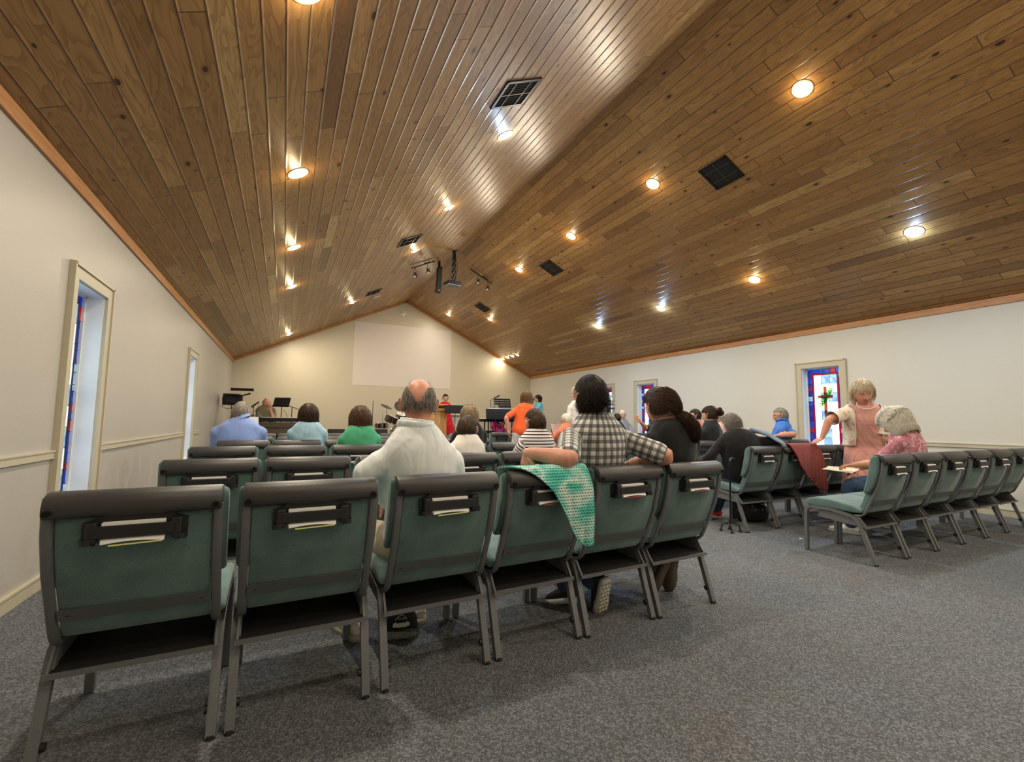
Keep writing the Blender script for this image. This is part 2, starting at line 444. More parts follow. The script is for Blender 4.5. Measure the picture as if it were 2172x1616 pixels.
# baseboards and chair rail
segs_l = [(YB, LW[0][0]-0.10), (LW[0][1]+0.10, LW[1][0]-0.10), (LW[1][1]+0.10, 9.78)]
segs_r = [(YB, RW[0][0]-0.10), (RW[0][1]+0.10, RW[1][0]-0.10), (RW[1][1]+0.10, 9.88)]
for nm, x, s, segs in (('left', XL, 1, segs_l), ('right', XR, -1, segs_r)):
    trim(MB().box((x+s*0.008, (YF+YB)/2, 0.045), (0.016, YF-YB, 0.09)).box((x+s*0.011, (YF+YB)/2, 0.085), (0.022, YF-YB, 0.012)), M_TRIM, 'baseboard_'+nm)
    for a, b in segs: trim(MB().box((x+s*0.009, (a+b)/2, 0.853), (0.018, b-a, 0.052)).box((x+s*0.012, (a+b)/2, 0.876), (0.024, b-a, 0.010)), M_TRIM)
trim(MB().box((XL+0.009, 9.80, 0.44), (0.018, 0.05, 0.88)), M_TRIM)
trim(MB().box((XC, YF-0.008, 0.045), (XR-XL, 0.016, 0.09)), M_TRIM, 'baseboard_front')
trim(MB().box((XC, YB+0.008, 0.045), (XR-XL, 0.016, 0.09)), M_TRIM, 'baseboard_back')

# ---- stained glass windows
def glass_mat(name, col, tr=0.5, var=0.0, scale=8.0, col2=None):
    if name in _mats: return _mats[name]
    m, nt, b = new_mat(name); nt.nodes.remove(b); out = nt.nodes['Material Output']
    tc = N(nt, 'ShaderNodeTexCoord'); nz = N(nt, 'ShaderNodeTexNoise'); nz.inputs['Scale'].default_value = scale; nz.inputs['Detail'].default_value = 3; nz.inputs['Distortion'].default_value = 1.5
    nt.links.new(tc.outputs['Object'], nz.inputs['Vector'])
    c = ramp(nt, nz.outputs[0], [(0.35, col), (0.65, col2 or tuple(k*(1-var) for k in col))])
    a = N(nt, 'ShaderNodeBsdfTranslucent'); t = N(nt, 'ShaderNodeBsdfTransparent'); g = N(nt, 'ShaderNodeBsdfGlossy'); g.inputs['Roughness'].default_value = 0.15
    nt.links.new(c, a.inputs[0]); nt.links.new(c, t.inputs[0])
    mx = N(nt, 'ShaderNodeMixShader'); mx.inputs[0].default_value = tr; nt.links.new(a.outputs[0], mx.inputs[1]); nt.links.new(t.outputs[0], mx.inputs[2])
    m2 = N(nt, 'ShaderNodeMixShader'); m2.inputs[0].default_value = 0.05; nt.links.new(mx.outputs[0], m2.inputs[1]); nt.links.new(g.outputs[0], m2.inputs[2])
    nt.links.new(m2.outputs[0], out.inputs[0])
    _mats[name] = m; return m
G_WHITE = glass_mat('opal_white_glass', (0.46, 0.48, 0.48), 0.5, col2=(0.36, 0.40, 0.42), scale=5)
G_PALE = glass_mat('pale_blue_glass', (0.15, 0.20, 0.25), 0.5, col2=(0.25, 0.29, 0.31), scale=7)
G_BLUE = glass_mat('cobalt_glass', (0.014, 0.055, 0.19), 0.5, col2=(0.05, 0.085, 0.21), scale=14)
G_VIOL = glass_mat('violet_glass', (0.07, 0.06, 0.19), 0.5, col2=(0.03, 0.03, 0.13), scale=14)
G_RED = glass_mat('ruby_glass', (0.22, 0.004, 0.035), 0.5, col2=(0.21, 0.008, 0.07), scale=6)
G_BROWN = glass_mat('amber_brown_glass', (0.75, 0.22, 0.06), 0.5, col2=(0.42, 0.17, 0.10), scale=10)
G_GREEN = glass_mat('green_glass', (0.75, 0.95, 0.15), 0.6, col2=(0.25, 0.65, 0.08), scale=30)
M_LEAD = simple('lead_came', (0.05, 0.05, 0.055), 0.5, 0.6)
GM = [G_WHITE, G_PALE, G_BLUE, G_VIOL, G_RED, G_BROWN, G_GREEN]
def window(num, x, out, y0, y1, z0, z1, cross=True, seed=1):
    """out=-1: left wall; panes face the room; local w runs left to right as seen from inside"""
    rs = random.Random(seed)
    fr = MB(); xi = x-out*0.012
    w = 0.095
    for (a, b, c, d) in ((y0-w, y0, z0-w, z1+w), (y1, y1+w, z0-w, z1+w), (y0, y1, z1, z1+w), (y0, y1, z0-w, z0)):
        fr.box((xi, (a+b)/2, (c+d)/2), (0.024, b-a, d-c))
    # raised outer lip
    for (a, b, c, d) in ((y0-w-.008, y0-w+.012, z0-w-.008, z1+w+.008), (y1+w-.012, y1+w+.008, z0-w-.008, z1+w+.008), (y0-w, y1+w, z1+w-.012, z1+w+.008), (y0-w, y1+w, z0-w-.008, z0-w+.012)):
        fr.box((x-out*0.018, (a+b)/2, (c+d)/2), (0.036, b-a, d-c))
    wo = struct(fr.build('window_%d' % num, M_TRIM, smooth=False))
    D = 0.135
    rv = MB(); xm = x+out*D/2; t = 0.006
    rv.box((xm, y0+t/2, (z0+z1)/2), (D, t, z1-z0)).box((xm, y1-t/2, (z0+z1)/2), (D, t, z1-z0)).box((xm, (y0+y1)/2, z1-t/2), (D, y1-y0, t)).box((xm, (y0+y1)/2, z0+t/2), (D, y1-y0, t))
    xs = x+out*(D-0.012); s = 0.022
    for (a, b, c, d) in ((y0, y0+s, z0, z1), (y1-s, y1, z0, z1), (y0, y1, z1-s, z1), (y0, y1, z0, z0+s)):
        rv.box((xs, (a+b)/2, (c+d)/2), (0.02, b-a, d-c))
    rv.build('window_reveal', M_REVEAL, wo, smooth=False)
    # glass: cells in (u,v), u = left to right from inside
    Wd = y1-y0-0.03; Hh = z1-z0-0.03; xg = x+out*D
    def Y(u): return (y0+0.015+u) if out < 0 else (y1-0.015-u)
    gl = MB(); ld = MB()
    def cell(u0, u1, v0, v1, mi, bx=0.0):
        a, b = sorted((Y(u0), Y(u1)))
        gl.box((xg-out*bx, (a+b)/2, z0+0.015+(v0+v1)/2), (0.004, b-a, v1-v0), mi=mi)
    def lead(u0, v0, u1, v1, r=0.0032):
        ld.tube([(xg-out*0.004, Y(u0), z0+.015+v0), (xg-out*0.004, Y(u1), z0+.015+v1)], r, seg=6)
    B = 0.078 if out > 0 else 0.052; Rr = 0.026 if out > 0 else 0.016
    # outer border, small pieces
    v = 0
    while v < Hh-0.01:
        h = min(rs.uniform(0.05, 0.12), Hh-v)
        for u in (0, Wd-B): cell(u, u+B, v, v+h, rs.choice((2, 2, 2, 3, 3, 1)) if rs.random() > .12 else 4)
        lead(0, v, B, v); lead(Wd-B, v, Wd, v); v += h
    u = B
    while u < Wd-B-0.01:
        h = min(rs.uniform(0.07, 0.12), Wd-B-u)
        for vv in (0, Hh-B): cell(u, u+h, vv, vv+B, rs.choice((2, 2, 3, 4)) )
        lead(u, 0, u, B); lead(u, Hh-B, u, Hh); u += h
    # red inner border
    for (a, b, c, d) in ((B, B+Rr, B, Hh-B), (Wd-B-Rr, Wd-B, B, Hh-B), (B+Rr, Wd-B-Rr, B, B+Rr), (B+Rr, Wd-B-Rr, Hh-B-Rr, Hh-B)):
        cell(a, b, c, d, 4)
    for k in (B, B+Rr, Wd-B-Rr, Wd-B): lead(k, B, k, Hh-B)
    for k in (B, B+Rr, Hh-B-Rr, Hh-B): lead(B, k, Wd-B, k)
    i0, i1, j0, j1 = B+Rr, Wd-B-Rr, B+Rr, Hh-B-Rr
    nrow = 9; hv = (j1-j0)/nrow
    for r in range(nrow):
        cuts = [i0, i0+(i1-i0)*(0.30+0.06*rs.random()), i0+(i1-i0)*(0.66+0.06*rs.random()), i1]
        for q in range(3):
            cell(cuts[q], cuts[q+1], j0+r*hv, j0+(r+1)*hv, 1 if rs.random() < 0.33 else 0)
            if q: lead(cuts[q], j0+r*hv, cuts[q], j0+(r+1)*hv, 0.002)
        lead(i0, j0+r*hv, i1, j0+r*hv, 0.002)
    if cross:
        uc = (i0+i1)/2-0.005; vt = j1-0.21
        cell(uc-.020, uc+.020, vt-0.66, vt, 5, 0.005)
        cell(uc-.115, uc+.115, vt-0.185, vt-0.140, 5, 0.005)
        gm = MB()
        for ph in (0, pi*0.66, pi*1.33):
            pts = []
            for k in range(40):
                t_ = k/39; an = t_*4*pi+ph
                cu = uc-0.075+0.165*t_; cv = vt-0.30+0.255*t_
                rr = 0.030+0.012*sin(t_*pi)
                pts.append((xg-out*(0.012+0.004*sin(an)), Y(cu+rr*cos(an)*0.8), z0+.015+cv+rr*sin(an)*0.8))
            gm.tube(pts, 0.0105, seg=8)
        gm.build('thorn_crown_glass', G_GREEN, wo)
        for (a, b, c, d) in ((uc-.02, vt-.66, uc-.02, vt), (uc+.02, vt-.66, uc+.02, vt), (uc-.115, vt-.14, uc+.115, vt-.14), (uc-.115, vt-.185, uc+.115, vt-.185), (uc-.02, vt, uc+.02, vt), (uc-.115, vt-.185, uc-.115, vt-.14), (uc+.115, vt-.185, uc+.115, vt-.14)):
            ld.tube([(xg-out*0.010, Y(a), z0+.015+b), (xg-out*0.010, Y(c), z0+.015+d)], 0.003, seg=6)
    gl.build('window_pane', GM, wo, smooth=False)
    ld.build('lead_line', M_LEAD, wo)
    return wo
wn_ = 0
for i, (a, b) in enumerate(LW): wn_ += 1; window(wn_, XL, -1, a, b, WZ0, WZ1, True, 20+i)
for i, (a, b) in enumerate(RW): wn_ += 1; window(wn_, XR, 1, a, b, WZ0, WZ1, i == 0 or i == 1, 40+i)

# ---- ceiling lamps
M_RING = simple('lamp_trim_ring', (0.72, 0.70, 0.66), 0.35, 0.2)
M_BULBW = mat_emit('warm_bulb', (1.0, 0.80, 0.50), 45.0)
M_BULBC = mat_emit('cool_bulb', (0.62, 0.82, 1.0), 60.0)
M_CAN = simple('lamp_can', (0.55, 0.5, 0.42), 0.3, 0.5)
def ceiling_lamp(x, y, warm=True, lab=None, power=1.0, lit=True):
    e = empty('recessed_ceiling_light', lab, 'ceiling light', matrix=slope_mat(x, y), group='recessed lights in the pine ceiling')
    MB().lathe([(0.060, 0.001), (0.062, 0.012), (0.080, 0.012), (0.096, 0.006), (0.098, 0.0005)], seg=32).build('trim_ring', M_RING, e)
    bm_ = M_BULBW if warm else M_BULBC
    if not lit: bm_ = simple('unlit_bulb', (0.5, 0.48, 0.44), 0.3)
    MB().lathe([(0.0001, 0.030), (0.022, 0.028), (0.040, 0.020), (0.052, 0.008), (0.056, 0.002)], seg=28).build('bulb', bm_, e)
    if lit:
        ld = bpy.data.lights.new('lamp_light', 'AREA'); ld.shape = 'DISK'; ld.size = 0.10; ld.energy = P_CAN*power; ld.color = WARM if warm else COOL
        lo = bpy.data.objects.new('lamp_light', ld); COL.objects.link(lo); lo.parent = e; lo.location = (0, 0, 0.032); lo.rotation_euler = (pi, 0, 0)
        l2 = bpy.data.lights.new('lamp_glow', 'POINT'); l2.energy = P_CAN*power*(0.085 if warm else 0.20); l2.color = (1.0, 0.74, 0.40) if warm else (0.45, 0.68, 1.0); l2.shadow_soft_size = 0.03
        l3 = bpy.data.objects.new('lamp_glow', l2); COL.objects.link(l3); l3.parent = e; l3.location = (0, 0, 0.065)
    return e
lamps = []
cn = {0.0: 'the row over the left wall aisle', 2.12: 'the left row under the ridge', 4.50: 'the right row under the ridge', 6.67: 'the row nearest the right wall'}
ys = [2.57, 4.58, 6.65, 8.72]
def lamp_label(warm, colx, k):
    o = ['nearest', 'second', 'third', 'fourth', 'fifth'][k]
    return '%s recessed light, %s lit one in %s' % ('warm yellow' if warm else 'bluish white', o, cn[colx])
for k, (x, y) in enumerate(((0.0, 2.50), (0.0, 4.54), (0.0, 6.60), (0.0, 8.63), (0.0, 13.61))): ceiling_lamp(x, y, True, lamp_label(True, 0.0, k))
for k, (x, y, w) in enumerate(((2.12, 4.52, False), (2.12, 6.54, True), (2.11, 8.55, True))): ceiling_lamp(x, y, w, lamp_label(w, 2.12, k))
for k, (x, y) in enumerate(((4.50, 2.575), (4.50, 4.66), (4.50, 6.72), (4.51, 8.80), (4.51, 13.70))): ceiling_lamp(x, y, True, lamp_label(True, 4.50, k), 1.0 if y < 13 else 0.45)
for k, (x, y, w) in enumerate(((6.65, 2.60, False), (6.66, 4.69, True), (6.68, 6.75, False), (6.68, 8.82, False))): ceiling_lamp(x, y, w, lamp_label(w, 6.67, k))
ceiling_lamp(1.384, 11.90, True, 'warm recessed light over the left side of the stage'); ceiling_lamp(5.285, 12.14, True, 'warm recessed light over the right side of the stage')
ceiling_lamp(2.05, 12.25, True, 'small unlit recessed can beside the farthest left vent', lit=False)
for y in (14.60, 14.20, 13.82, 13.46):
    ceiling_lamp(6.865, y, True, 'bright small light, %s of four close together near the front right corner' % {14.60: 'leftmost', 14.20: 'second', 13.82: 'third', 13.46: 'rightmost'}[y], power=0.10)
for x, y, w, p, l in ((0.0, 0.45, True, 0.3, 'left aisle'), (2.12, 0.45, True, 0.75, 'left of the ridge'), (4.5, 0.45, True, 0.75, 'right of the ridge'), (6.67, 0.45, True, 0.75, 'right wall'), (2.12, -1.6, True, 0.7, 'left of the ridge, by the back wall'), (4.5, -1.6, True, 0.7, 'right of the ridge, by the back wall'), (6.67, -1.6, True, 0.7, 'right wall, by the back wall')):
    ceiling_lamp(x, y, w, 'rear recessed ceiling light, %s' % l, p)
# ---- ceiling vents
M_VENT = simple('dark_vent_metal', (0.035, 0.028, 0.024), 0.35, 0.6)
M_VENTIN = simple('vent_duct_black', (0.012, 0.011, 0.010), 0.6)
M_VENTBAR = simple('vent_divider', (0.16, 0.13, 0.11), 0.35, 0.7)
def vent(x, y, lab):
    e = empty('ceiling_vent', lab, 'air vent', matrix=slope_mat(x, y), group='dark air vents in the ceiling')
    a, b = 0.195, 0.205
    f = MB(); t = 0.03
    f.box((0, b-t/2, .006), (2*a, t, .012)).box((0, -b+t/2, .006), (2*a, t, .012)).box((a-t/2, 0, .006), (t, 2*b, .012)).box((-a+t/2, 0, .006), (t, 2*b, .012))
    f.build('frame', M_VENT, e, smooth=False)
    MB().box((0, 0, .0012), (2*a-.04, 2*b-.04, .002)).build('backing', M_VENTIN, e, smooth=False)
    l = MB()
    for k in range(12):
        yy = -b+0.045+k*(2*b-.09)/11
        l.box((0, yy, .006), (2*a-.06, .010, .002), rot=Matrix.Rotation(radians(35), 3, 'X'))
    l.build('louvre', simple('vent_louvre', (0.05, 0.045, 0.042), 0.4, 0.5), e, smooth=False)
    d = MB().box((0, 0, .010), (2*a-.05, .008, .006))
    for xx in (-a*0.42, a*0.42): d.box((xx, 0, .010), (.007, 2*b-.05, .006))
    d.build('divider', M_VENTBAR, e, smooth=False)
for x, y, l in ((1.84, 3.71, 'dark metal air vent nearest the camera on the left slope, lit on one edge'), (1.82, 7.78, 'dark air vent in the middle of the left slope beside a warm lamp'), (1.82, 11.47, 'dark air vent on the left slope farthest towards the front wall'),
                (4.845, 3.82, 'large dark air vent nearest the camera on the right slope'), (4.84, 7.96, 'dark air vent in the middle of the right slope'), (4.855, 11.72, 'dark air vent on the right slope farthest towards the front wall')):
    vent(x, y, l)

# ---- projection screen painted on the front wall, round sensor, thermostat dot
scr = MB().box((3.39, YF-0.003, 3.155), (3.155, 0.004, 1.99)).build('projection_screen', simple('screen_white', (0.66, 0.60, 0.53), 0.55, noise=0.01), smooth=False)
tag(scr, 'large blank pale projection screen on the front wall', 'screen')
e = empty('ceiling_camera', 'small round white dome high on the front wall under the peak', 'sensor', (3.30, YF-0.001, 4.575))
R90 = Matrix.Rotation(radians(90), 3, 'X')
MB().lathe([(0.0001, 0.05), (0.05, 0.04), (0.07, 0.015), (0.085, 0.0)], rot=R90).build('dome', simple('sensor_plastic', (0.75, 0.72, 0.62), 0.4), e)
MB().lathe([(0.0001, 0.056), (0.014, 0.054), (0.02, 0.046)], rot=R90).build('lens', simple('sensor_lens', (0.1, 0.1, 0.1), 0.2), e)
# ================================================================ THE CHAIRS
# local frame: x along the row, y forward (the way the sitter faces), z up; back bolts at y = 0
M_UPH = mat_fabric('green_upholstery', (0.100, 0.172, 0.164), (0.148, 0.240, 0.230))
M_VINYL = simple('dark_vinyl_cap', (0.038, 0.036, 0.036), 0.42, noise=0.05, bmp=0.15, bscale=250, spec=0.5)
M_FRAME = simple('grey_powder_coat', (0.150, 0.157, 0.165), 0.55, 0.25, noise=0.12, nscale=260, bmp=0.25, bscale=300)
M_BLKPL = simple('black_plastic', (0.012, 0.012, 0.014), 0.45, noise=0.05)
M_BOLT = simple('black_bolt', (0.006, 0.006, 0.006), 0.3, 0.3)
M_STRAP = simple('grey_strap', (0.088, 0.098, 0.098), 0.6, noise=0.1, nscale=250)
M_PAPER = simple('white_card', (0.86, 0.87, 0.86), 0.7, noise=0.03, nscale=60)
M_YEL = simple('yellow_card', (0.80, 0.76, 0.30), 0.6)
M_REDC = simple('red_card', (0.45, 0.06, 0.06), 0.6)

def rbox(mb, c, d, r=0.012, seg=3, rot=None):
    """rounded box through a bevelled bmesh"""
    bm = bmesh.new(); bmesh.ops.create_cube(bm, size=1.0)
    for v in bm.verts: v.co = Vector((v.co.x*d[0], v.co.y*d[1], v.co.z*d[2]))
    bmesh.ops.bevel(bm, geom=list(bm.edges), offset=r, segments=seg, affect='EDGES', profile=0.5)
    vs = []
    for v in bm.verts:
        p = Vector(v.co)
        if rot is not None: p = rot @ p
        vs.append((p.x+c[0], p.y+c[1], p.z+c[2]))
    bm.verts.index_update()
    mb.add(vs, [tuple(v.index for v in f.verts) for f in bm.faces]); bm.free(); return mb

def cushion(mb, prof, x0, x1, r=0.02, nx=4):
    """closed (y,z) outline swept along x, its ends rounded in"""
    cy = sum(p[0] for p in prof)/len(prof); cz = sum(p[1] for p in prof)/len(prof)
    vs, fs = [], []; n = len(prof); secs = []
    for k in range(nx+1):
        a = pi/2*k/nx; secs.append((x0+r*(1-sin(a)), r*(1-cos(a))))
    secs = secs+[(x0+x1-s[0], s[1]) for s in reversed(secs)]
    secs[0:nx+1] = sorted(secs[0:nx+1], key=lambda s: s[0]); secs = sorted(secs, key=lambda s: s[0])
    def inset(d):
        out = []
        for i in range(n):
            p0, p1, p2 = prof[i-1], prof[i], prof[(i+1) % n]
            tx, tz = p2[0]-p0[0], p2[1]-p0[1]; l = hypot(tx, tz) or 1
            nx_, nz_ = -tz/l, tx/l
            if (p1[0]-cy)*nx_+(p1[1]-cz)*nz_ < 0: nx_, nz_ = -nx_, -nz_
            out.append((p1[0]-nx_*d, p1[1]-nz_*d))
        return out
    for x, ins in secs:
        x_in = r-sqrt(max(0, r*r-(r-min(abs(x-x0), abs(x1-x), r))**2))
        for p in inset(x_in): vs.append((x, p[0], p[1]))
    m = len(secs)
    for i in range(m-1):
        for k in range(n):
            k2 = (k+1) % n; fs.append((i*n+k, i*n+k2, (i+1)*n+k2, (i+1)*n+k))
    fs.append(tuple(range(n-1, -1, -1))); fs.append(tuple((m-1)*n+k for k in range(n)))
    return mb.add(vs, fs)

def smooth_prof(pts, n=3):
    """Chaikin corner cutting on a closed outline"""
    for _ in range(n):
        q = []
        for i in range(len(pts)):
            a, b = pts[i], pts[(i+1) % len(pts)]
            q += [(a[0]*.75+b[0]*.25, a[1]*.75+b[1]*.25), (a[0]*.25+b[0]*.75, a[1]*.25+b[1]*.75)]
        pts = q
    return pts

def make_chair(full=True):
    root = empty('church_chair', 'x', 'chair')
    hw = 0.232
    for s in (-1, 1):
        # the bent side tube: front leg, seat rail, rear leg
        x = s*0.232
        MB().tube([(x, 0.612, 0.006), (x, 0.608, 0.20), (x, 0.604, 0.335), (x, 0.594, 0.368), (x, 0.565, 0.386)], (0.0215, 0.0190), seg=4, up=(1, 0, 0)).build('leg', M_FRAME, root)
        MB().tube([(x, 0.565, 0.386), (x, 0.40, 0.388), (x, 0.30, 0.372), (x, 0.235, 0.358)], (0.0215, 0.0190), seg=4, up=(1, 0, 0)).build('seat_rail', M_FRAME, root)
        l = MB().tube([(x, 0.235, 0.358), (x, 0.205, 0.338), (x, 0.182, 0.300), (x, 0.085, 0.006)], (0.0215, 0.0190), seg=4, up=(1, 0, 0)).build('leg', M_FRAME, root)
        if full:
            MB().tube([(x, 0.0835, 0.0), (x, 0.086, 0.012)], (0.0165, 0.0180), seg=10, up=(1, 0, 0)).build('foot_cap', M_BLKPL, l)
            MB().cyl((x-s*.010, 0.115, 0.085), (x-s*.026, 0.115, 0.085), 0.014).build('glide_button', M_BLKPL, l)
        # upright of the back, curving in under the seat
        xu = s*0.219
        MB().tube([(xu, 0.004, 0.815), (xu, 0.012, 0.74), (xu, 0.045, 0.62), (xu, 0.098, 0.50), (xu, 0.130, 0.43), (xu, 0.150, 0.392), (xu, 0.175, 0.372), (xu, 0.22, 0.368)], (0.0155, 0.010), seg=8, up=(1, 0, 0)).build('back_upright', M_FRAME, root)
    # seat
    seat = smooth_prof([(0.17, 0.385), (0.40, 0.398), (0.585, 0.392), (0.605, 0.42), (0.585, 0.458), (0.50, 0.476), (0.36, 0.470), (0.20, 0.440), (0.155, 0.42)], 2)
    cushion(MB(), seat, -0.247, 0.247, 0.016).build('seat', M_UPH, root)
    # backrest: wide upper pad in front of the uprights and the shell between them
    pad = smooth_prof([(0.022, 0.855), (0.050, 0.868), (0.085, 0.845), (0.100, 0.74), (0.130, 0.62), (0.148, 0.565), (0.128, 0.553), (0.085, 0.585), (0.052, 0.66), (0.030, 0.76)], 2)
    b = MB(); cushion(b, pad, -0.246, 0.246, 0.016)
    shell = smooth_prof([(0.006, 0.80), (0.075, 0.80), (0.125, 0.62), (0.175, 0.47), (0.215, 0.415), (0.215, 0.385), (0.172, 0.384), (0.145, 0.408), (0.120, 0.455), (0.088, 0.52), (0.045, 0.62), (0.014, 0.74)], 2)
    cushion(b, shell, -0.203, 0.203, 0.006, 2)
    b.build('backrest', M_UPH, root)
    cap = smooth_prof([(-0.020, 0.797), (-0.024, 0.835), (-0.004, 0.866), (0.030, 0.878), (0.066, 0.868), (0.072, 0.850), (0.045, 0.850), (0.020, 0.840), (0.004, 0.797)], 2)
    tp = cushion(MB(), cap, -0.230, 0.230, 0.008, 2).build('top_cap', M_VINYL, root)
    st = MB().prism([(0.094, 0.497), (0.090, 0.496), (0.106, 0.458), (0.111, 0.461)], -0.203, 0.203).build('lower_strap', M_STRAP, root)
    # underseat book rack
    r = MB(); r.tube([(-.236, 0.13, 0.285), (.236, 0.13, 0.285)], (0.006, 0.012), seg=4, up=(0, 1, 0)).tube([(-.236, 0.50, 0.315), (.236, 0.50, 0.315)], (0.006, 0.010), seg=4, up=(0, 1, 0))
    for s in (-1, 1): r.prism([(0.125, 0.278), (0.50, 0.308), (0.50, 0.39), (0.19, 0.37), (0.165, 0.33)], s*0.226-.004, s*0.226+.004)
    rk = r.build('book_rack', M_FRAME, root, smooth=False)
    MB().prism([(0.135, 0.286), (0.50, 0.316), (0.50, 0.320), (0.135, 0.290)], -0.222, 0.222).build('rack_tray', simple('black_rack_tray', (0.008, 0.008, 0.009), 0.8), rk, smooth=False)
    if full:
        for s in (-1, 1):
            MB().cyl((s*0.2136, -0.030, 0.816), (s*0.2136, -0.018, 0.817), 0.0095, 0.0095).build('bolt', M_BOLT, tp)
            MB().cyl((s*0.1776, 0.098, 0.479), (s*0.1776, 0.108, 0.480), 0.0065).build('bolt', M_BOLT, st)
    # plastic card pocket on the back
    t = radians(8); R = Matrix.Rotation(-t, 3, 'X')
    p = MB(); cx = 0.0
    outl = [(-0.098, 0.800), (0.098, 0.800), (0.098, 0.790), (0.135, 0.778), (0.135, 0.712), (0.104, 0.706), (0.098, 0.730), (-0.098, 0.730), (-0.104, 0.706), (-0.135, 0.712), (-0.135, 0.778), (-0.098, 0.790)]
    def pk(q, y): return [(a, y, b_) for a, b_ in q]
    p.add(pk(outl, -0.004)+pk(outl, 0.010), [tuple(range(12)), tuple(range(23, 11, -1))]+[(i, 12+i, 12+(i+1) % 12, (i+1) % 12) for i in range(12)])
    p.prism([(-0.028, 0.730), (-0.033, 0.735), (-0.033, 0.766), (-0.028, 0.770), (-0.026, 0.766), (-0.026, 0.734)], -0.104, 0.104)
    for s in (-1, 1):
        rbox(p, (s*0.108, -0.013, 0.750), (0.030, 0.036, 0.066), 0.006, 2)
        p.lathe([(0.011, -0.008), (0.0165, -0.008), (0.0165, 0.010), (0.011, 0.010), (0.011, -0.008)], c=(s*0.118, -0.020, 0.722), seg=18)
    pk_ = p.build('card_pocket', M_BLKPL, root, smooth=False)
    return root
proto = make_chair(True); proto_far = make_chair(False)

def make_cards(kind):
    """a bundle of white cards and envelopes standing in a pocket"""
    mb = MB()
    for k in range(7):
        mb.box((0.002*sin(k*2.1)-.004, -0.006-0.0026*k, 0.748+0.001*sin(k*3.3)), (0.158, 0.0016, 0.062-0.0010*k))
    def f(u, v): return (-0.082+0.160*u, -0.0255-0.004*v, 0.728-0.013*v+0.006*sin(pi*u)*v-0.001)
    mb.grid(f, 12, 3, thick=0.004)
    for k in range(4):
        mb.grid(lambda u, v, k=k: (-0.080+0.155*u, -0.008-0.005*k-0.002*v, 0.734-(0.016+0.002*k)*v+0.007*sin(pi*u)*v), 10, 2, thick=0.0015)
    if kind == 0: mb.box((0.006, -0.031, 0.7115), (0.135, 0.003, 0.004), rot=Matrix.Rotation(radians(-1.5), 3, 'Y'), mi=1)
    elif kind == 1: mb.box((0.0, -0.031, 0.7125), (0.125, 0.003, 0.004), mi=2)
    return mb
def cards_at(chair, kind, lab):
    mb = make_cards(kind); o = mb.build('pocket_cards', [M_PAPER, M_YEL, M_REDC], smooth=False)
    o.location = chair.location; o.rotation_euler = chair.rotation_euler
    tag(o, lab, 'cards', 'bundles of white cards in the chair pockets')

ORD = ['first', 'second', 'third', 'fourth', 'fifth', 'sixth']
first = [True, True]
CH = {}
def place_chair(key, x, y, rz, lab, group, near=True, cards=None, clab=None):
    src = proto if near else proto_far
    i = 0 if near else 1
    if first[i]: o = src; first[i] = False
    else: o = copy_tree(src)
    o.location = (x, y, 0); o.rotation_euler = (0, 0, rz); tag(o, lab, 'chair', group); CH[key] = o
    if cards is not None: cards_at(o, cards, clab)
R1 = [(-.407, 1.878, .91), (.114, 1.890, 1.45), (.657, 1.915, 2.4), (1.180, 1.941, 2.6), (1.694, 1.953, 2.9), (2.206, 1.970, 3.0)]
wr1 = ['leftmost chair', 'chair left of the man in white', 'chair holding the bald man in white', 'chair under the mint crocheted blanket', 'chair of the man in the plaid shirt', 'aisle-end chair, behind the ponytailed woman']
for i, (x, y, a) in enumerate(R1):
    place_chair(('L', 1, i), x, y, radians(a), 'green upholstered chair, nearest left row: %s' % wr1[i], 'nearest row of the left block', True, 0 if i < 3 else 1, 'white cards in the back pocket of the %s, nearest left row' % (ORD[i]+' chair'))
rows_l = {2: (3.07, [-.355, .153, .672, 1.19, 1.695, 2.21]), 3: (4.38, [-.43, .108, .634, 1.16, 1.69, 2.22]), 4: (5.50, [-.37, .14, .66, 1.18, 1.70, 2.22]), 5: (6.55, [-.35, .17, .69, 1.21, 1.73, 2.25]), 6: (8.0, [-.35, .17, .69, 1.21, 1.73, 2.25])}
rn = {2: 'second', 3: 'third', 4: 'fourth', 5: 'fifth', 6: 'sixth'}
for r, (y, xs) in rows_l.items():
    for i, x in enumerate(xs):
        yy = y+(0.03*i/5 if r == 2 else 0.02*i)
        place_chair(('L', r, i), x, yy, radians(0.8+0.25*i), 'green church chair, %s row of the left block, %s from the left wall' % (rn[r], ORD[i]), 'rows of the left block', r <= 3,
                    0 if r <= 3 else None, 'white cards in the pocket of the %s chair, %s left row' % (ORD[i], rn[r]))
rows_r = {1: (1.95, [4.459, 4.985, 5.513, 6.048, 6.585, 7.125]), 2: (3.11, [4.52, 5.03, 5.55, 6.07, 6.60]), 3: (4.30, [4.43, 4.96, 5.49, 6.02, 6.55, 7.08]), 4: (5.45, [4.43, 4.96, 5.49, 6.02, 6.55, 7.08]), 5: (6.62, [4.46, 4.98, 5.50, 6.02, 6.55, 7.08]), 6: (7.8, [5.50, 6.02, 6.55, 7.08])}
rn[1] = 'nearest'
for r, (y, xs) in rows_r.items():
    for i, x in enumerate(xs):
        place_chair(('R', r, i), x, y+0.008*i, radians(0.6), 'green church chair, %s row of the right block, %s from the aisle' % (rn[r], ORD[i]), 'rows of the right block', r <= 2,
                    2 if r <= 2 else None, 'white cards in the pocket of the %s chair, %s right row' % (ORD[i], rn[r]))
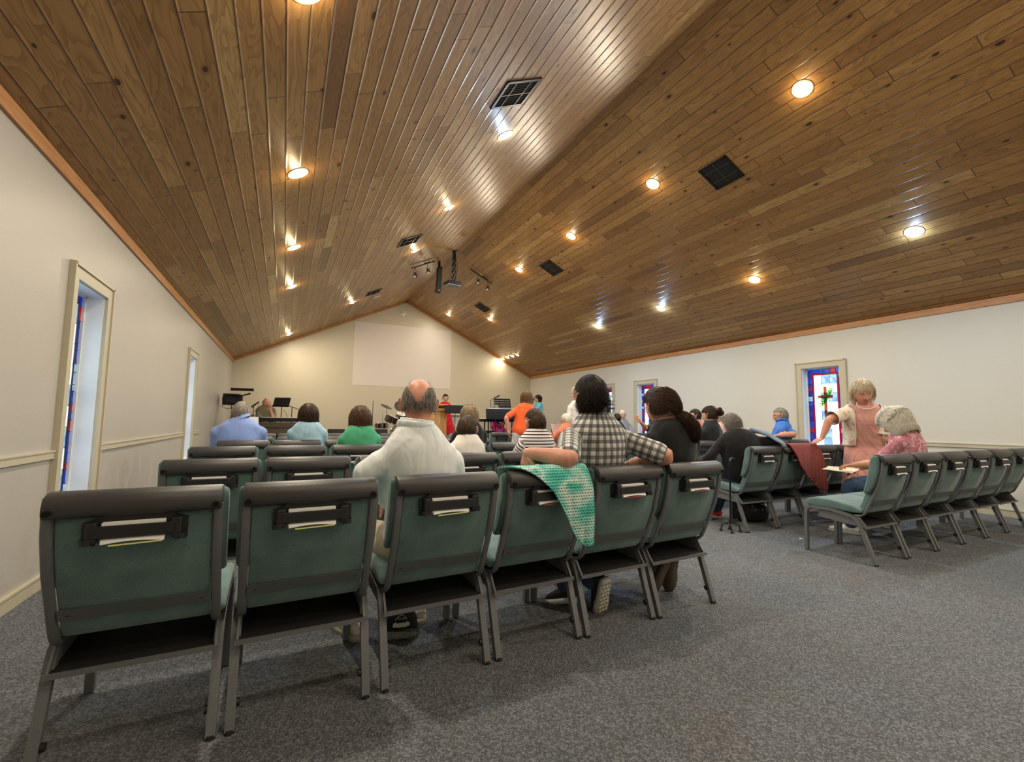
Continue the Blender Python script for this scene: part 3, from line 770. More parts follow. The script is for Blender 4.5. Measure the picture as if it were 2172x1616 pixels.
# ================================================================ PEOPLE: builders
def V3(*a): return Vector(a)
def fuse(mb, voxel=0.012, it=4, name='tmp'):
    """union of overlapping closed shapes as one smooth skin -> (verts, faces)"""
    me = mb.mesh(name); o = bpy.data.objects.new(name, me); COL.objects.link(o)
    r = o.modifiers.new('r', 'REMESH'); r.mode = 'VOXEL'; r.voxel_size = voxel
    if it:
        s = o.modifiers.new('s', 'SMOOTH'); s.factor = 0.5; s.iterations = it
    dg = bpy.context.evaluated_depsgraph_get(); ev = o.evaluated_get(dg); m2 = bpy.data.meshes.new_from_object(ev)
    n = len(m2.vertices); co = np.empty(n*3); m2.vertices.foreach_get('co', co); co = co.reshape(-1, 3)
    fs = [tuple(p.vertices) for p in m2.polygons]
    bpy.data.objects.remove(o); bpy.data.meshes.remove(me); bpy.data.meshes.remove(m2)
    return co, fs
def mesh_obj(name, parts, mat, parent, attr=None):
    """parts = list of (verts, faces)"""
    vs, fs, o = [], [], 0
    for v, f in parts:
        vs.append(np.asarray(v, float).reshape(-1, 3)); fs.extend([tuple(i+o for i in q) for q in f]); o += len(v)
    vs = np.concatenate(vs)
    me = bpy.data.meshes.new(name); me.from_pydata(vs.tolist(), [], fs); me.materials.append(mat)
    me.polygons.foreach_set('use_smooth', [True]*len(me.polygons))
    if attr is not None:
        at = me.attributes.new('fab', 'FLOAT_VECTOR', 'POINT'); at.data.foreach_set('vector', np.asarray(attr, float).ravel())
    ob = bpy.data.objects.new(name, me); COL.objects.link(ob)
    if parent is not None: ob.parent = parent
    return ob

def spline(P, R, n=5):
    """catmull-rom through points with radii"""
    P = [Vector(p) for p in P]; R = [tuple(r) if isinstance(r, (tuple, list)) else (r, r) for r in R]
    out, ro = [], []
    for i in range(len(P)-1):
        p0, p1, p2, p3 = P[max(i-1, 0)], P[i], P[i+1], P[min(i+2, len(P)-1)]
        for k in range(n):
            t = k/n
            out.append(0.5*((2*p1)+(p2-p0)*t+(2*p0-5*p1+4*p2-p3)*t*t+(3*p1-p0-3*p2+p3)*t**3))
            ro.append(tuple(R[i][q]*(1-t)+R[i+1][q]*t for q in (0, 1)))
    out.append(P[-1]); ro.append(R[-1]); return out, ro
def limb(mb, P, R, seg=14, n=4, up=None):
    p, r = spline(P, R, n); mb.tube(p, r, seg=seg, up=up)
    for q, k in ((p[0], r[0]), (p[-1], r[-1])):
        m = min(k); mb.sphere(q, m*0.98, 12, 8)
    return mb
def ik(S, T, a, b, pole):
    S, T = Vector(S), Vector(T); d = T-S; L = d.length
    if L > (a+b)*0.999: T = S+d*((a+b)*0.999/L); d = T-S; L = d.length
    x = (a*a-b*b+L*L)/(2*L); h = sqrt(max(0, a*a-x*x)); u = d.normalized()
    p = Vector(pole); p = p-u*p.dot(u); p.normalize()
    return S+u*x+p*h, T

# ---- head: skull surface in head space (x right, y forward, z up, origin between the ears)
def head_pt(d, face=1.0):
    x, y, z = d
    X, Y, Z = x*0.0755, y*0.097, z*0.120
    if z < 0:
        k = min(1.0, -z)
        X *= 1-0.30*k**1.3
        if y < 0: Y *= 1-0.42*k**0.8
        else: Y *= 1-0.04*k
        Y += 0.008*k*k
    if y < 0: Y *= 1.02+0.05*max(0, z)
    if face and y > 0:
        def g(px, pz, sx, sz): return math.exp(-((X-px)/sx)**2-((Z-pz)/sz)**2)
        f = min(1.0, y*2.2)
        a = 0
        a += 0.021*math.exp(-(X/(0.010+0.006*(Z < -0.02)))**2)*(math.exp(-((Z+0.026)/0.014)**2)+0.62*math.exp(-((Z+0.006)/0.018)**2))
        a += 0.0045*g(-.028, 0.026, .020, .008)+0.0045*g(.028, 0.026, .020, .008)
        a -= 0.0085*(g(-.031, 0.006, .015, .011)+g(.031, 0.006, .015, .011))
        a += 0.0060*(g(-.040, -0.030, .018, .018)+g(.040, -0.030, .018, .018))
        a += 0.0055*(g(0, -0.056, .020, .0045)+g(0, -0.068, .017, .005))-0.003*g(0, -0.0618, .020, .002)
        a += 0.0080*g(0, -0.096, .020, .014)
        a -= 0.0035*g(0, -0.080, .03, .006)
        Y += a*f*face
    return Vector((X, Y, Z))
_headgrid = {}
def head_mesh(seg, rings, face=1.0):
    key = (seg, rings, face)
    if key not in _headgrid:
        vs, fs = [], []
        for i in range(rings+1):
            th = pi*i/rings
            for k in range(seg):
                # finer columns towards the face (front = +y)
                a = 2*pi*k/seg; a = a - 0.35*sin(2*(a-pi/2))*0.5*(1 if sin(a) > 0 else 0)
                vs.append(tuple(head_pt((sin(th)*cos(a), sin(th)*sin(a), cos(th)), face)))
        for i in range(rings):
            for k in range(seg):
                k2 = (k+1) % seg; fs.append((i*seg+k, (i+1)*seg+k, (i+1)*seg+k2, i*seg+k2))
        _headgrid[key] = (vs, fs)
    return _headgrid[key]
def ear_mb(mb, s, seg=12):
    c = V3(s*0.073, -0.008, -0.006); out = V3(s*0.80, -0.60, 0).normalized(); up = V3(0, -0.18, 1).normalized(); fw = out.cross(up).normalized()
    R = Matrix((fw, out, up)).transposed()
    path, rad = [], []
    for k in range(13):
        a = radians(-70+300*k/12); rx, rz = 0.0165, 0.030
        p = V3(-cos(a)*rx*(1 if a < 2 else .9), 0.012+0.004*sin(a), sin(a)*rz)
        path.append(c+R @ V3(-p.x*s*1.0, p.y, p.z) if s < 0 else c+R @ V3(p.x, p.y, p.z)); rad.append(0.0042 if k > 1 else 0.0035)
    mb.tube(path, rad, seg=8)
    mb.sphere(c+out*0.006, (0.013, 0.010, 0.027), 12, 8, rot=R)
    mb.sphere(c+out*0.008-up*0.026, (0.007, 0.005, 0.009), 10, 6, rot=R)

def frame_mat(fwd, up=(0, 0, 1)):
    f = Vector(fwd).normalized(); r = f.cross(Vector(up)).normalized(); u = r.cross(f)
    return Matrix((r, f, u)).transposed()      # local x right, y forward, z up
def rot_head(yaw=0, pitch=0, roll=0):
    """yaw>0 turns to the left, pitch>0 looks up, roll>0 tips to the right"""
    return Matrix.Rotation(radians(yaw), 3, 'Z') @ Matrix.Rotation(radians(pitch), 3, 'X') @ Matrix.Rotation(radians(roll), 3, 'Y')

def hand_mb(mb, wrist, d, palm, side, curl=0.5, size=1.0, spread=0.1):
    """d = direction of the fingers, palm = direction the palm faces, side = +1 right hand (thumb on the left when palm faces down)"""
    d = Vector(d).normalized(); palm = Vector(palm); palm = (palm-d*palm.dot(d)).normalized(); ac = d.cross(palm)*side*-1
    ac.normalize(); s = size
    W0 = Vector(wrist)
    pts = [W0-d*0.012*s, W0+d*0.020*s, W0+d*0.055*s, W0+d*0.088*s]
    mb.tube(pts, [(0.024*s, 0.017*s), (0.031*s, 0.015*s), (0.039*s, 0.0135*s), (0.036*s, 0.011*s)], seg=12, up=ac)
    L = [0.070, 0.080, 0.074, 0.058]
    for i in range(4):
        off = (0.028-0.019*i)*s
        base = W0+d*(0.084-0.004*abs(i-1.3))*s+ac*off
        dd = (d+ac*(1.5-i)*spread*0.35).normalized(); p = base; path = [base-dd*0.012*s, base]
        ang = 0
        for k, fr in enumerate((0.45, 0.31, 0.24)):
            ang += curl*(0.55+0.25*k)
            v = dd*cos(ang)+palm*sin(ang); p = p+v*L[i]*fr*s; path.append(p)
        mb.tube(path, [0.0088*s, 0.0088*s, 0.0082*s, 0.0076*s, 0.0062*s], seg=8)
        mb.sphere(path[-1], 0.0064*s, 8, 6)
    tb = W0+d*0.018*s+ac*0.026*s
    t1 = (d*0.62+ac*0.75+palm*0.25).normalized(); t2 = (d*0.85+ac*0.30+palm*(0.25+curl*0.5)).normalized()
    p1 = tb+t1*0.036*s; p2 = p1+t2*0.030*s; p3 = p2+(t2+palm*curl*0.5).normalized()*0.024*s
    mb.tube([tb-t1*0.01*s, tb, p1, p2, p3], [0.013*s, 0.0135*s, 0.0105*s, 0.0095*s, 0.0072*s], seg=8); mb.sphere(p3, 0.0074*s, 8, 6)

# ---- hair
def hairmat(name, col, col2, rough=0.5):
    if name in _mats: return _mats[name]
    m, nt, b = new_mat(name); tc = N(nt, 'ShaderNodeTexCoord'); mp = N(nt, 'ShaderNodeMapping'); mp.inputs['Scale'].default_value = (70, 70, 9)
    nt.links.new(tc.outputs['Object'], mp.inputs[0]); nz = N(nt, 'ShaderNodeTexNoise'); nz.inputs['Scale'].default_value = 1.6; nz.inputs['Detail'].default_value = 4
    nt.links.new(mp.outputs[0], nz.inputs['Vector']); nt.links.new(ramp(nt, nz.outputs[0], [(0.32, col), (0.68, col2)]), b.inputs['Base Color'])
    b.inputs['Roughness'].default_value = rough; b.inputs['Specular IOR Level'].default_value = 0.22
    _mats[name] = m; return m
def strand(vs, fs, path, r):
    o = len(vs); n = len(path)
    for i, p in enumerate(path):
        t = path[min(i+1, n-1)]-path[max(i-1, 0)]
        if t.length < 1e-9: t = V3(0, 0, 1)
        t = t.normalized(); a = t.orthogonal().normalized(); b = t.cross(a); w = r*(1-0.75*i/(n-1))
        for k in range(3):
            q = p+a*(cos(2.094*k)*w)+b*(sin(2.094*k)*w); vs.append((q.x, q.y, q.z))
    for i in range(n-1):
        for k in range(3): fs.append((o+i*3+k, o+i*3+(k+1) % 3, o+i*3+3+(k+1) % 3, o+i*3+3+k))
def scalp_hair(R, c, mask, shell=0.010, count=1500, length=0.03, r=0.0011, lift=0.5, comb=(0, -0.4, -1.0), rs=None, curl=0.0, top_shell=None, seed=3, scale=1.0, jitter=0.5):
    """short hair: a shell hugging the skull inside mask(p) plus strands"""
    rs = random.Random(seed)
    parts = []
    seg, rings = 40, 28; vs, fs = head_mesh(seg, rings, 0.0)
    nv = []
    for v in vs:
        p = Vector(v); k = max(0.0, min(1.0, mask(p)))
        q = p*(1+0.0)+p.normalized()*(shell*k*(1+0.06*sin(p.x*190+seed)*sin(p.z*170)+0.05*sin(p.y*240+p.z*90))-0.006*(1-k))
        nv.append(q)
    parts.append(([tuple(c+R @ (q*scale)) for q in nv], fs))
    sv, sf = [], []; cb = Vector(comb)
    for _ in range(count):
        while True:
            d = V3(rs.gauss(0, 1), rs.gauss(0, 1), rs.gauss(0, 1)).normalized(); p = head_pt(d, 0.0); k = mask(p)
            if k > rs.random()*0.9+0.05: break
        n = d.copy(); p = p+n*(shell*k*0.9); sh_ = shell*0.95
        v = (n*lift+cb*(1-lift)+V3(rs.uniform(-1, 1), rs.uniform(-1, 1), rs.uniform(-1, 1))*jitter*0.4).normalized(); L = length*(0.6+0.7*rs.random()); path = [p]
        ax = V3(rs.uniform(-1, 1), rs.uniform(-1, 1), rs.uniform(-1, 1)).normalized()
        for s_ in range(4):
            v = (v+cb*0.25-n*0.12).normalized()
            if curl: v = (Matrix.Rotation(curl, 3, ax) @ v)
            p = p+v*L/4; path.append(p)
            # stay outside the skull
            q = path[-1]; e = sqrt((q.x/(0.078+sh_))**2+(q.y/(0.099+sh_))**2+(q.z/(0.122+sh_))**2)
            if e < 1.0: path[-1] = p = q/e
        strand(sv, sf, [c+R @ (q*scale) for q in path], r)
    parts.append((sv, sf)); return parts
def hull_hair(R, c, prof, gap, zend, count=900, r=0.0013, wave=0.004, seed=5, thick=0.012, flip=0.0, part=0.0, scale=1.0, fringe=None):
    """longer hair hanging over a hull. prof = [(z, side, back, front)] from the crown down; gap(z) = half angle left open for the face"""
    rs = random.Random(seed)
    zs = [p[0] for p in prof]
    def at(z):
        for i in range(len(prof)-1):
            a, b = prof[i], prof[i+1]
            if a[0] >= z >= b[0]:
                t = (a[0]-z)/(a[0]-b[0]+1e-9); t2 = t
                return [a[k]*(1-t2)+b[k]*t2 for k in (1, 2, 3)]
        return list(prof[-1][1:]) if z < zs[-1] else list(prof[0][1:])
    def pt(az, z, off=0.0, zz=None):
        sx, bk, fr = at(z); ca = cos(az)          # az = 0 at the back, +-pi at the front
        ry = bk if ca > 0 else fr
        return V3(sin(az)*(sx+off), -ca*(ry+off), z if zz is None else zz)
    z0 = zs[0]
    def ze(az): return zend(az) if callable(zend) else zend
    mb = MB()
    def f(u, v):
        t = v**0.8
        az_n = (u*2-1); z = z0+(ze(az_n*pi*0.7)-z0)*t; g = gap(z); az = az_n*(pi-g)
        p = pt(az, z, -0.004+0.003*sin(az*23+seed)+0.002*sin(z*60+az*9)); return p
    mb.grid(f, 44, 20, thick=thick)
    parts = [([tuple(c+R @ (Vector(v)*scale)) for v in mb.v], mb.f)]
    sv, sf = [], []
    for _ in range(count):
        u = rs.uniform(-1, 1); ph = rs.uniform(0, 6.28); am = wave*rs.uniform(.3, 1.4); off = rs.uniform(0.001, 0.006); zE = ze(u*pi*0.7)+rs.uniform(-0.032, 0.004)
        st = rs.random()**1.6*0.5; n = 12; path = []
        for k in range(n+1):
            t = st+(1-st)*k/n; z = z0+(zE-z0)*t**0.8; g = gap(max(z, zs[-1])); az = u*(pi-g)+part*(1-t)*0.0
            az2 = az+am*6*sin(t*7+ph)
            p = pt(az2, z, off+am*sin(t*9+ph*2)+flip*max(0, t-0.75)**1.5*4)
            path.append(c+R @ (p*scale))
        strand(sv, sf, path, r)
    parts.append((sv, sf)); return parts
def tail_hair(path, rad, count=260, r=0.0013, seed=9, loose=0.006):
    """a bundle (ponytail, bun, plait) along a path in world-of-the-figure coordinates"""
    rs = random.Random(seed); P, Rr = spline(path, rad, 6)
    mb = MB(); mb.tube(P, [(a*0.9, b*0.9) for a, b in Rr], seg=14); parts = [(mb.v, mb.f)]; sv, sf = [], []
    n = len(P)
    for _ in range(count):
        a = rs.uniform(0, 6.28); tw = rs.uniform(-0.8, 0.8); q = []; i0 = rs.randrange(0, max(1, n//3)); ex = rs.uniform(-loose*.5, loose)
        i1 = n-rs.randrange(0, max(1, n//5))
        prev = None
        for i in range(n):
            t = (P[min(i+1, n-1)]-P[max(i-1, 0)]).normalized()
            aa = t.orthogonal().normalized() if prev is None else (prev-t*prev.dot(t)).normalized(); prev = aa; b = t.cross(aa)
            if i0 <= i < i1:
                an = a+tw*i/n; q.append(P[i]+aa*cos(an)*(Rr[i][0]+ex)+b*sin(an)*(Rr[i][1]+ex))
        if len(q) > 2: strand(sv, sf, q, r)
    parts.append((sv, sf)); return parts

# ---- clothing materials (attribute 'fab' = cloth coordinates in metres)
def mat_cloth(name, col, kind='plain', rough=0.85, fold=0.25, col2=None, sheen=0.15):
    if name in _mats: return _mats[name]
    m, nt, b = new_mat(name); at = N(nt, 'ShaderNodeAttribute', attribute_name='fab'); sep = N(nt, 'ShaderNodeSeparateXYZ'); nt.links.new(at.outputs['Vector'], sep.inputs[0])
    U, Vv = sep.outputs[0], sep.outputs[1]; tc = N(nt, 'ShaderNodeTexCoord')
    nz = N(nt, 'ShaderNodeTexNoise'); nz.inputs['Scale'].default_value = 4.0; nz.inputs['Detail'].default_value = 3; nt.links.new(tc.outputs['Object'], nz.inputs['Vector'])
    c = ramp(nt, nz.outputs[0], [(0.3, tuple(k*0.94 for k in col)), (0.7, tuple(min(1, k*1.04) for k in col))])
    def band(t, per, lo, hi, sh=0.0):
        f = math_n(nt, 'FRACT', math_n(nt, 'ADD', math_n(nt, 'DIVIDE', t, per), sh)); return math_n(nt, 'MULTIPLY', math_n(nt, 'GREATER_THAN', f, lo), math_n(nt, 'LESS_THAN', f, hi))
    if kind == 'plaid':
        for t in (U, Vv):
            c = mixc(nt, math_n(nt, 'MULTIPLY', band(t, 0.043, 0.0, 0.52), 0.60), c, (0.055, 0.065, 0.085))
            c = mixc(nt, math_n(nt, 'MULTIPLY', band(t, 0.043, 0.12, 0.20), 0.65), c, (0.008, 0.010, 0.016)); c = mixc(nt, math_n(nt, 'MULTIPLY', band(t, 0.043, 0.31, 0.39), 0.65), c, (0.008, 0.010, 0.016))
            c = mixc(nt, math_n(nt, 'MULTIPLY', band(t, 0.043, 0.66, 0.72), 0.45), c, (0.16, 0.17, 0.20))
    elif kind == 'stripe':
        c = mixc(nt, band(Vv, 0.0255, 0.0, 0.36), c, col2)
    elif kind == 'floral':
        vo = N(nt, 'ShaderNodeTexVoronoi'); vo.inputs['Scale'].default_value = 16; nt.links.new(tc.outputs['Object'], vo.inputs['Vector'])
        n4 = N(nt, 'ShaderNodeTexNoise'); n4.inputs['Scale'].default_value = 11; n4.inputs['Detail'].default_value = 5; n4.inputs['Distortion'].default_value = 2.5; nt.links.new(tc.outputs['Object'], n4.inputs['Vector'])
        c = mixc(nt, ramp(nt, n4.outputs[0], [(0.42, (0, 0, 0)), (0.5, (1, 1, 1))]), c, col2)
        c = mixc(nt, math_n(nt, 'MULTIPLY', math_n(nt, 'LESS_THAN', vo.outputs['Distance'], 0.22), 0.55), c, (0.25, 0.05, 0.08))
    elif kind == 'lace':
        n4 = N(nt, 'ShaderNodeTexNoise'); n4.inputs['Scale'].default_value = 13; n4.inputs['Detail'].default_value = 4; n4.inputs['Distortion'].default_value = 1.5; nt.links.new(tc.outputs['Object'], n4.inputs['Vector'])
        c = mixc(nt, ramp(nt, n4.outputs[0], [(0.38, (1, 1, 1)), (0.46, (0, 0, 0))]), c, col2)
    elif kind == 'denim':
        n4 = N(nt, 'ShaderNodeTexNoise'); n4.inputs['Scale'].default_value = 120; nt.links.new(tc.outputs['Object'], n4.inputs['Vector'])
        c = mixc(nt, math_n(nt, 'MULTIPLY', n4.outputs[0], 0.4), c, tuple(k*1.8 for k in col))
    nt.links.new(c, b.inputs['Base Color']); b.inputs['Roughness'].default_value = rough; b.inputs['Specular IOR Level'].default_value = 0.2; b.inputs['Sheen Weight'].default_value = sheen
    # folds: stretched, warped noise
    mp = N(nt, 'ShaderNodeMapping'); mp.inputs['Scale'].default_value = (5.5, 5.5, 2.4); mp.inputs['Rotation'].default_value = (0.5, 0.9, 0.2); nt.links.new(tc.outputs['Object'], mp.inputs[0])
    n5 = N(nt, 'ShaderNodeTexNoise'); n5.inputs['Scale'].default_value = 1.5; n5.inputs['Detail'].default_value = 2; n5.inputs['Distortion'].default_value = 1.2; nt.links.new(mp.outputs[0], n5.inputs['Vector'])
    n6 = N(nt, 'ShaderNodeTexNoise'); n6.inputs['Scale'].default_value = 400; nt.links.new(tc.outputs['Object'], n6.inputs['Vector'])
    h = math_n(nt, 'ADD', n5.outputs[0], math_n(nt, 'MULTIPLY', n6.outputs[0], 0.03)); bump(nt, b, h, fold, 0.05)
    _mats[name] = m; return m
def mat_skin(name, col):
    if name in _mats: return _mats[name]
    m, nt, b = new_mat(name); tc = N(nt, 'ShaderNodeTexCoord'); nz = N(nt, 'ShaderNodeTexNoise'); nz.inputs['Scale'].default_value = 22; nz.inputs['Detail'].default_value = 4; nt.links.new(tc.outputs['Object'], nz.inputs['Vector'])
    nt.links.new(ramp(nt, nz.outputs[0], [(0.3, (col[0]*.92, col[1]*.80, col[2]*.76)), (0.7, (min(1, col[0]*1.05), col[1]*1.08, col[2]*1.08))]), b.inputs['Base Color'])
    b.inputs['Roughness'].default_value = 0.5; b.inputs['Subsurface Weight'].default_value = 0.12; b.inputs['Subsurface Radius'].default_value = (0.012, 0.004, 0.002); b.inputs['Subsurface Scale'].default_value = 0.6
    n2 = N(nt, 'ShaderNodeTexNoise'); n2.inputs['Scale'].default_value = 160; nt.links.new(tc.outputs['Object'], n2.inputs['Vector']); bump(nt, b, n2.outputs[0], 0.12, 0.002)
    _mats[name] = m; return m
SK = {'fair': mat_skin('fair_skin', (0.62, 0.36, 0.26)), 'ruddy': mat_skin('ruddy_skin', (0.60, 0.29, 0.20)), 'tan': mat_skin('tan_skin', (0.52, 0.27, 0.15)), 'brown': mat_skin('brown_skin', (0.30, 0.15, 0.09))}
M_EYEW = simple('eye_white', (0.75, 0.72, 0.70), 0.3); M_IRIS = simple('dark_iris', (0.03, 0.02, 0.015), 0.2); M_LIP = simple('lip_skin', (0.42, 0.12, 0.10), 0.45)
M_GLASSF = simple('dark_glasses_frame', (0.02, 0.015, 0.015), 0.3); M_SHOEW = simple('white_sneaker', (0.72, 0.72, 0.70), 0.5, noise=0.06); M_SOLE = simple('rubber_sole', (0.40, 0.38, 0.32), 0.7, noise=0.1); M_DKSH = simple('dark_shoe', (0.02, 0.018, 0.018), 0.5); M_DKSOLE = simple('dark_sole', (0.03, 0.03, 0.03), 0.7); M_BROWNSH = simple('brown_leather', (0.16, 0.09, 0.045), 0.5, noise=0.15)

def torso_sections(j, wf, df, grow=0.0, top=True, fem=False):
    """spine joints -> loft of the trunk"""
    P = [j['pelvis']-V3(0, 0, 0.085), j['pelvis'], j['waist'], j['chest'], j['shl'], j['shl']+(j['neck']-j['shl'])*0.55, j['neck']]
    hipw = 1.08 if fem else 1.0; shw = 0.90 if fem else 1.0
    R = [(0.130*wf*hipw, 0.095*df), (0.168*wf*hipw, 0.118*df), (0.152*wf, 0.112*df), (0.168*wf*shw, 0.122*df), (0.166*wf*shw, 0.100*df), (0.112*wf, 0.080*df), (0.058, 0.060)]
    R = [(a+grow, b+grow) for a, b in R]
    return P, R
class Fig: pass
def person(name_label, x, y, rz=0.0, z=0.0, htop=1.30, pose='sit', skin='fair', wf=1.0, df=1.0, fem=False, lean=(0, 0), headoff=(0, 0), head=(0, 0, 0),
           shirt=None, sleeve=0.62, pants=None, larm=None, rarm=None, lhand=None, rhand=None, legs=None, shoe=None, detail=1, hair=None, face=False, glasses=False, skirt=None, neckout=0.0,
           collar=None, hscale=1.0, group='people in the hall', spine=None, category='person', voxel=None, extra=None, shl_drop=0.0, fingers=(0.5, 0.5), neckline=0.0):
    """x,y = floor point under the pelvis; figure faces +y before turning by rz (degrees)"""
    root = empty('person', name_label, category, (x, y, z), radians(rz), group)
    H = htop - z; hr = 0.122*hscale
    G = Fig(); j = {}
    if pose == 'sit':
        T = (H-0.47)/0.836
        j['pelvis'] = V3(0, 0, 0.555); j['waist'] = V3(lean[0]*.25, -0.045+lean[1]*.25, 0.47+0.245*T); j['chest'] = V3(lean[0]*.6, -0.095+lean[1]*.6, 0.47+0.425*T)
        j['shl'] = V3(lean[0]*.9, -0.115+lean[1]*.9, 0.47+0.545*T-shl_drop); j['neck'] = V3(lean[0], -0.110+lean[1], 0.47+0.655*T-shl_drop*0.6)
    else:
        T = H/1.70
        j['pelvis'] = V3(0, 0, 0.93*T); j['waist'] = V3(lean[0]*.3, lean[1]*.3, 1.08*T); j['chest'] = V3(lean[0]*.65, lean[1]*.65, 1.26*T)
        j['shl'] = V3(lean[0]*.9, lean[1]*.9-0.01, 1.375*T-shl_drop); j['neck'] = V3(lean[0], lean[1]-0.005, 1.46*T-shl_drop*0.6)
    if spine: j.update({k: Vector(v) for k, v in spine.items()})
    Rh = rot_head(*head)
    hc = V3(j['neck'].x+headoff[0], j['neck'].y+0.02+headoff[1], H-hr)
    sc = T if pose == 'sit' else T
    sc = max(0.72, min(1.05, sc))
    side = j['shl']
    ax = V3(1, 0, 0)
    shw = 0.168*wf*(0.90 if fem else 1.0)*(sc if sc < 0.9 else 0.9+0.1*sc)
    S = {-1: side-ax*shw+V3(0, 0, -0.052), 1: side+ax*shw+V3(0, 0, -0.052)}
    ua, fa = 0.285*sc, 0.250*sc
    inv = Matrix.Rotation(-radians(rz), 3, 'Z')
    def loc(p): return inv @ (Vector(p)-V3(x, y, z))
    arms = {}
    for s, spec in ((-1, larm), (1, rarm)):
        if spec is None:
            if pose == 'sit': T_, pole = V3(s*0.10, 0.26, 0.66), V3(s*0.6, -0.6, -0.6)
            else: T_, pole = S[s]+V3(s*0.10, 0.06, -0.54*sc), V3(s*0.2, -1, 0)
            E_, W_ = ik(S[s], T_, ua, fa, pole)
        elif 'elbow' in spec: E_, W_ = loc(spec['elbow']), loc(spec['wrist'])
        else:
            T_ = loc(spec['wrist']) if spec.get('world', True) else Vector(spec['wrist'])
            E_, W_ = ik(S[s], T_, ua, fa, Vector(spec.get('pole', (s*0.6, -0.6, -0.6))))
        arms[s] = (S[s], E_, W_)
    # legs
    lg = {}
    tl, cl = (0.43*sc, 0.42*sc)
    for s in (-1, 1):
        hip = j['pelvis']+V3(s*0.085*wf, 0.0, -0.045)
        if legs and s in legs: A = Vector(legs[s]['ankle']); pole = Vector(legs[s].get('pole', (0, 0.3, 1)))
        elif pose == 'sit': A, pole = V3(s*0.12, 0.42*sc+0.02, 0.085), V3(0, 0.4, 1)
        else: A, pole = V3(s*0.09, 0.0, 0.085), V3(0, 1, 0)
        K, A = ik(hip, A, tl if pose == 'sit' else 0.44*T, cl if pose == 'sit' else 0.43*T, pole); lg[s] = (hip, K, A)
    vx = voxel or (0.009 if detail >= 2 else (0.014 if detail == 1 else 0.02))
    # ------------ body
    b = MB(); P, R = torso_sections(j, wf, df, 0, fem=fem); p_, r_ = spline(P, R, 4); b.tube(p_, r_, seg=20, up=(1, 0, 0))
    nt_ = hc+Rh @ V3(0, -0.022, -0.050)
    b.tube(*[q for q in spline([j['neck']-V3(0, 0, .03), (j['neck']+nt_)/2+V3(0, -0.004, 0), nt_, nt_+V3(0, 0.01, 0.03)], [0.064*max(1, wf*.95)*hscale+neckout, 0.055*hscale+neckout, 0.054*hscale, 0.05*hscale], 4)], seg=16)
    for s in (-1, 1):
        a, e, w = arms[s]; m = 0.5*(wf+1)*sc
        b.tube([j['shl']+V3(s*0.06, 0, 0.0), a], [0.062*m, 0.056*m], seg=12); b.sphere(a, 0.056*m, 12, 8)
        limb(b, [a, a.lerp(e, .5), e, e.lerp(w, .3), w], [0.054*m, 0.048*m, 0.040*m, 0.043*m, (0.028*m, 0.024*m)], n=4)
        h, k, an = lg[s]
        limb(b, [h, h.lerp(k, .5), k, k.lerp(an, .35), an], [0.088*m, 0.078*m, 0.056*m, 0.056*m, 0.038*m])
    parts = [fuse(b, vx, 3)]
    hv, hf = head_mesh(44 if detail else 28, 40 if detail else 26, 1.0)
    parts.append(([tuple(hc+Rh @ (Vector(v)*hscale)) for v in hv], hf))
    eb = MB()
    for s in (-1, 1): ear_mb(eb, s)
    parts.append(([tuple(hc+Rh @ (Vector(v)*hscale)) for v in eb.v], eb.f))
    hm = MB()
    for s, hs, cu in ((-1, lhand, fingers[0]), (1, rhand, fingers[1])):
        a, e, w = arms[s]; d = (w-e).normalized()
        dd, pl = (Vector(hs[0]), Vector(hs[1])) if hs else (d, V3(0, 0, -1) if pose == 'sit' else V3(-s, 0, 0))
        if hs: dd = inv @ dd; pl = inv @ pl
        if abs(pl.normalized().dot(dd.normalized())) > .95: pl = V3(-s, 0.1, 0)
        hand_mb(hm, w, dd, pl, s, cu, size=max(0.75, sc))
    parts.append((hm.v, hm.f))
    if pants is None and skirt is None and legs is None: pass
    body = mesh_obj('body', parts, SK[skin], root)
    def hp(v): return hc+Rh @ (Vector(v)*hscale)
    # ------------ face pieces
    if face:
        em = MB(); im = MB(); bw = MB(); lp = MB()
        for s in (-1, 1):
            em.sphere((s*0.031, 0.0745, 0.004), (0.0100, 0.0070, 0.0034), 12, 8); im.sphere((s*0.031, 0.0795, 0.004), (0.0042, 0.003, 0.0034), 10, 6)
            bw.tube([(s*0.014, 0.094, 0.024), (s*0.030, 0.0905, 0.030), (s*0.047, 0.0775, 0.025)], [0.0016, 0.0026, 0.0012], seg=6)
        lp.tube([(-0.022, 0.0865, -0.060), (-0.010, 0.0960, -0.0565), (0, 0.0970, -0.0575), (0.010, 0.0960, -0.0565), (0.022, 0.0865, -0.060)], [0.001, 0.0035, 0.0035, 0.0035, 0.001], seg=8)
        lp.tube([(-0.020, 0.0865, -0.063), (0, 0.0965, -0.0675), (0.020, 0.0865, -0.063)], [0.001, 0.0042, 0.001], seg=8)
        for nm, q, mt in (('eye', em, M_EYEW), ('iris', im, M_IRIS), ('eyebrow', bw, simple('brow_hair', (0.16, 0.11, 0.08), 0.7)), ('lips', lp, M_LIP)):
            mesh_obj(nm, [([tuple(hp(v)) for v in q.v], q.f)], mt, root)
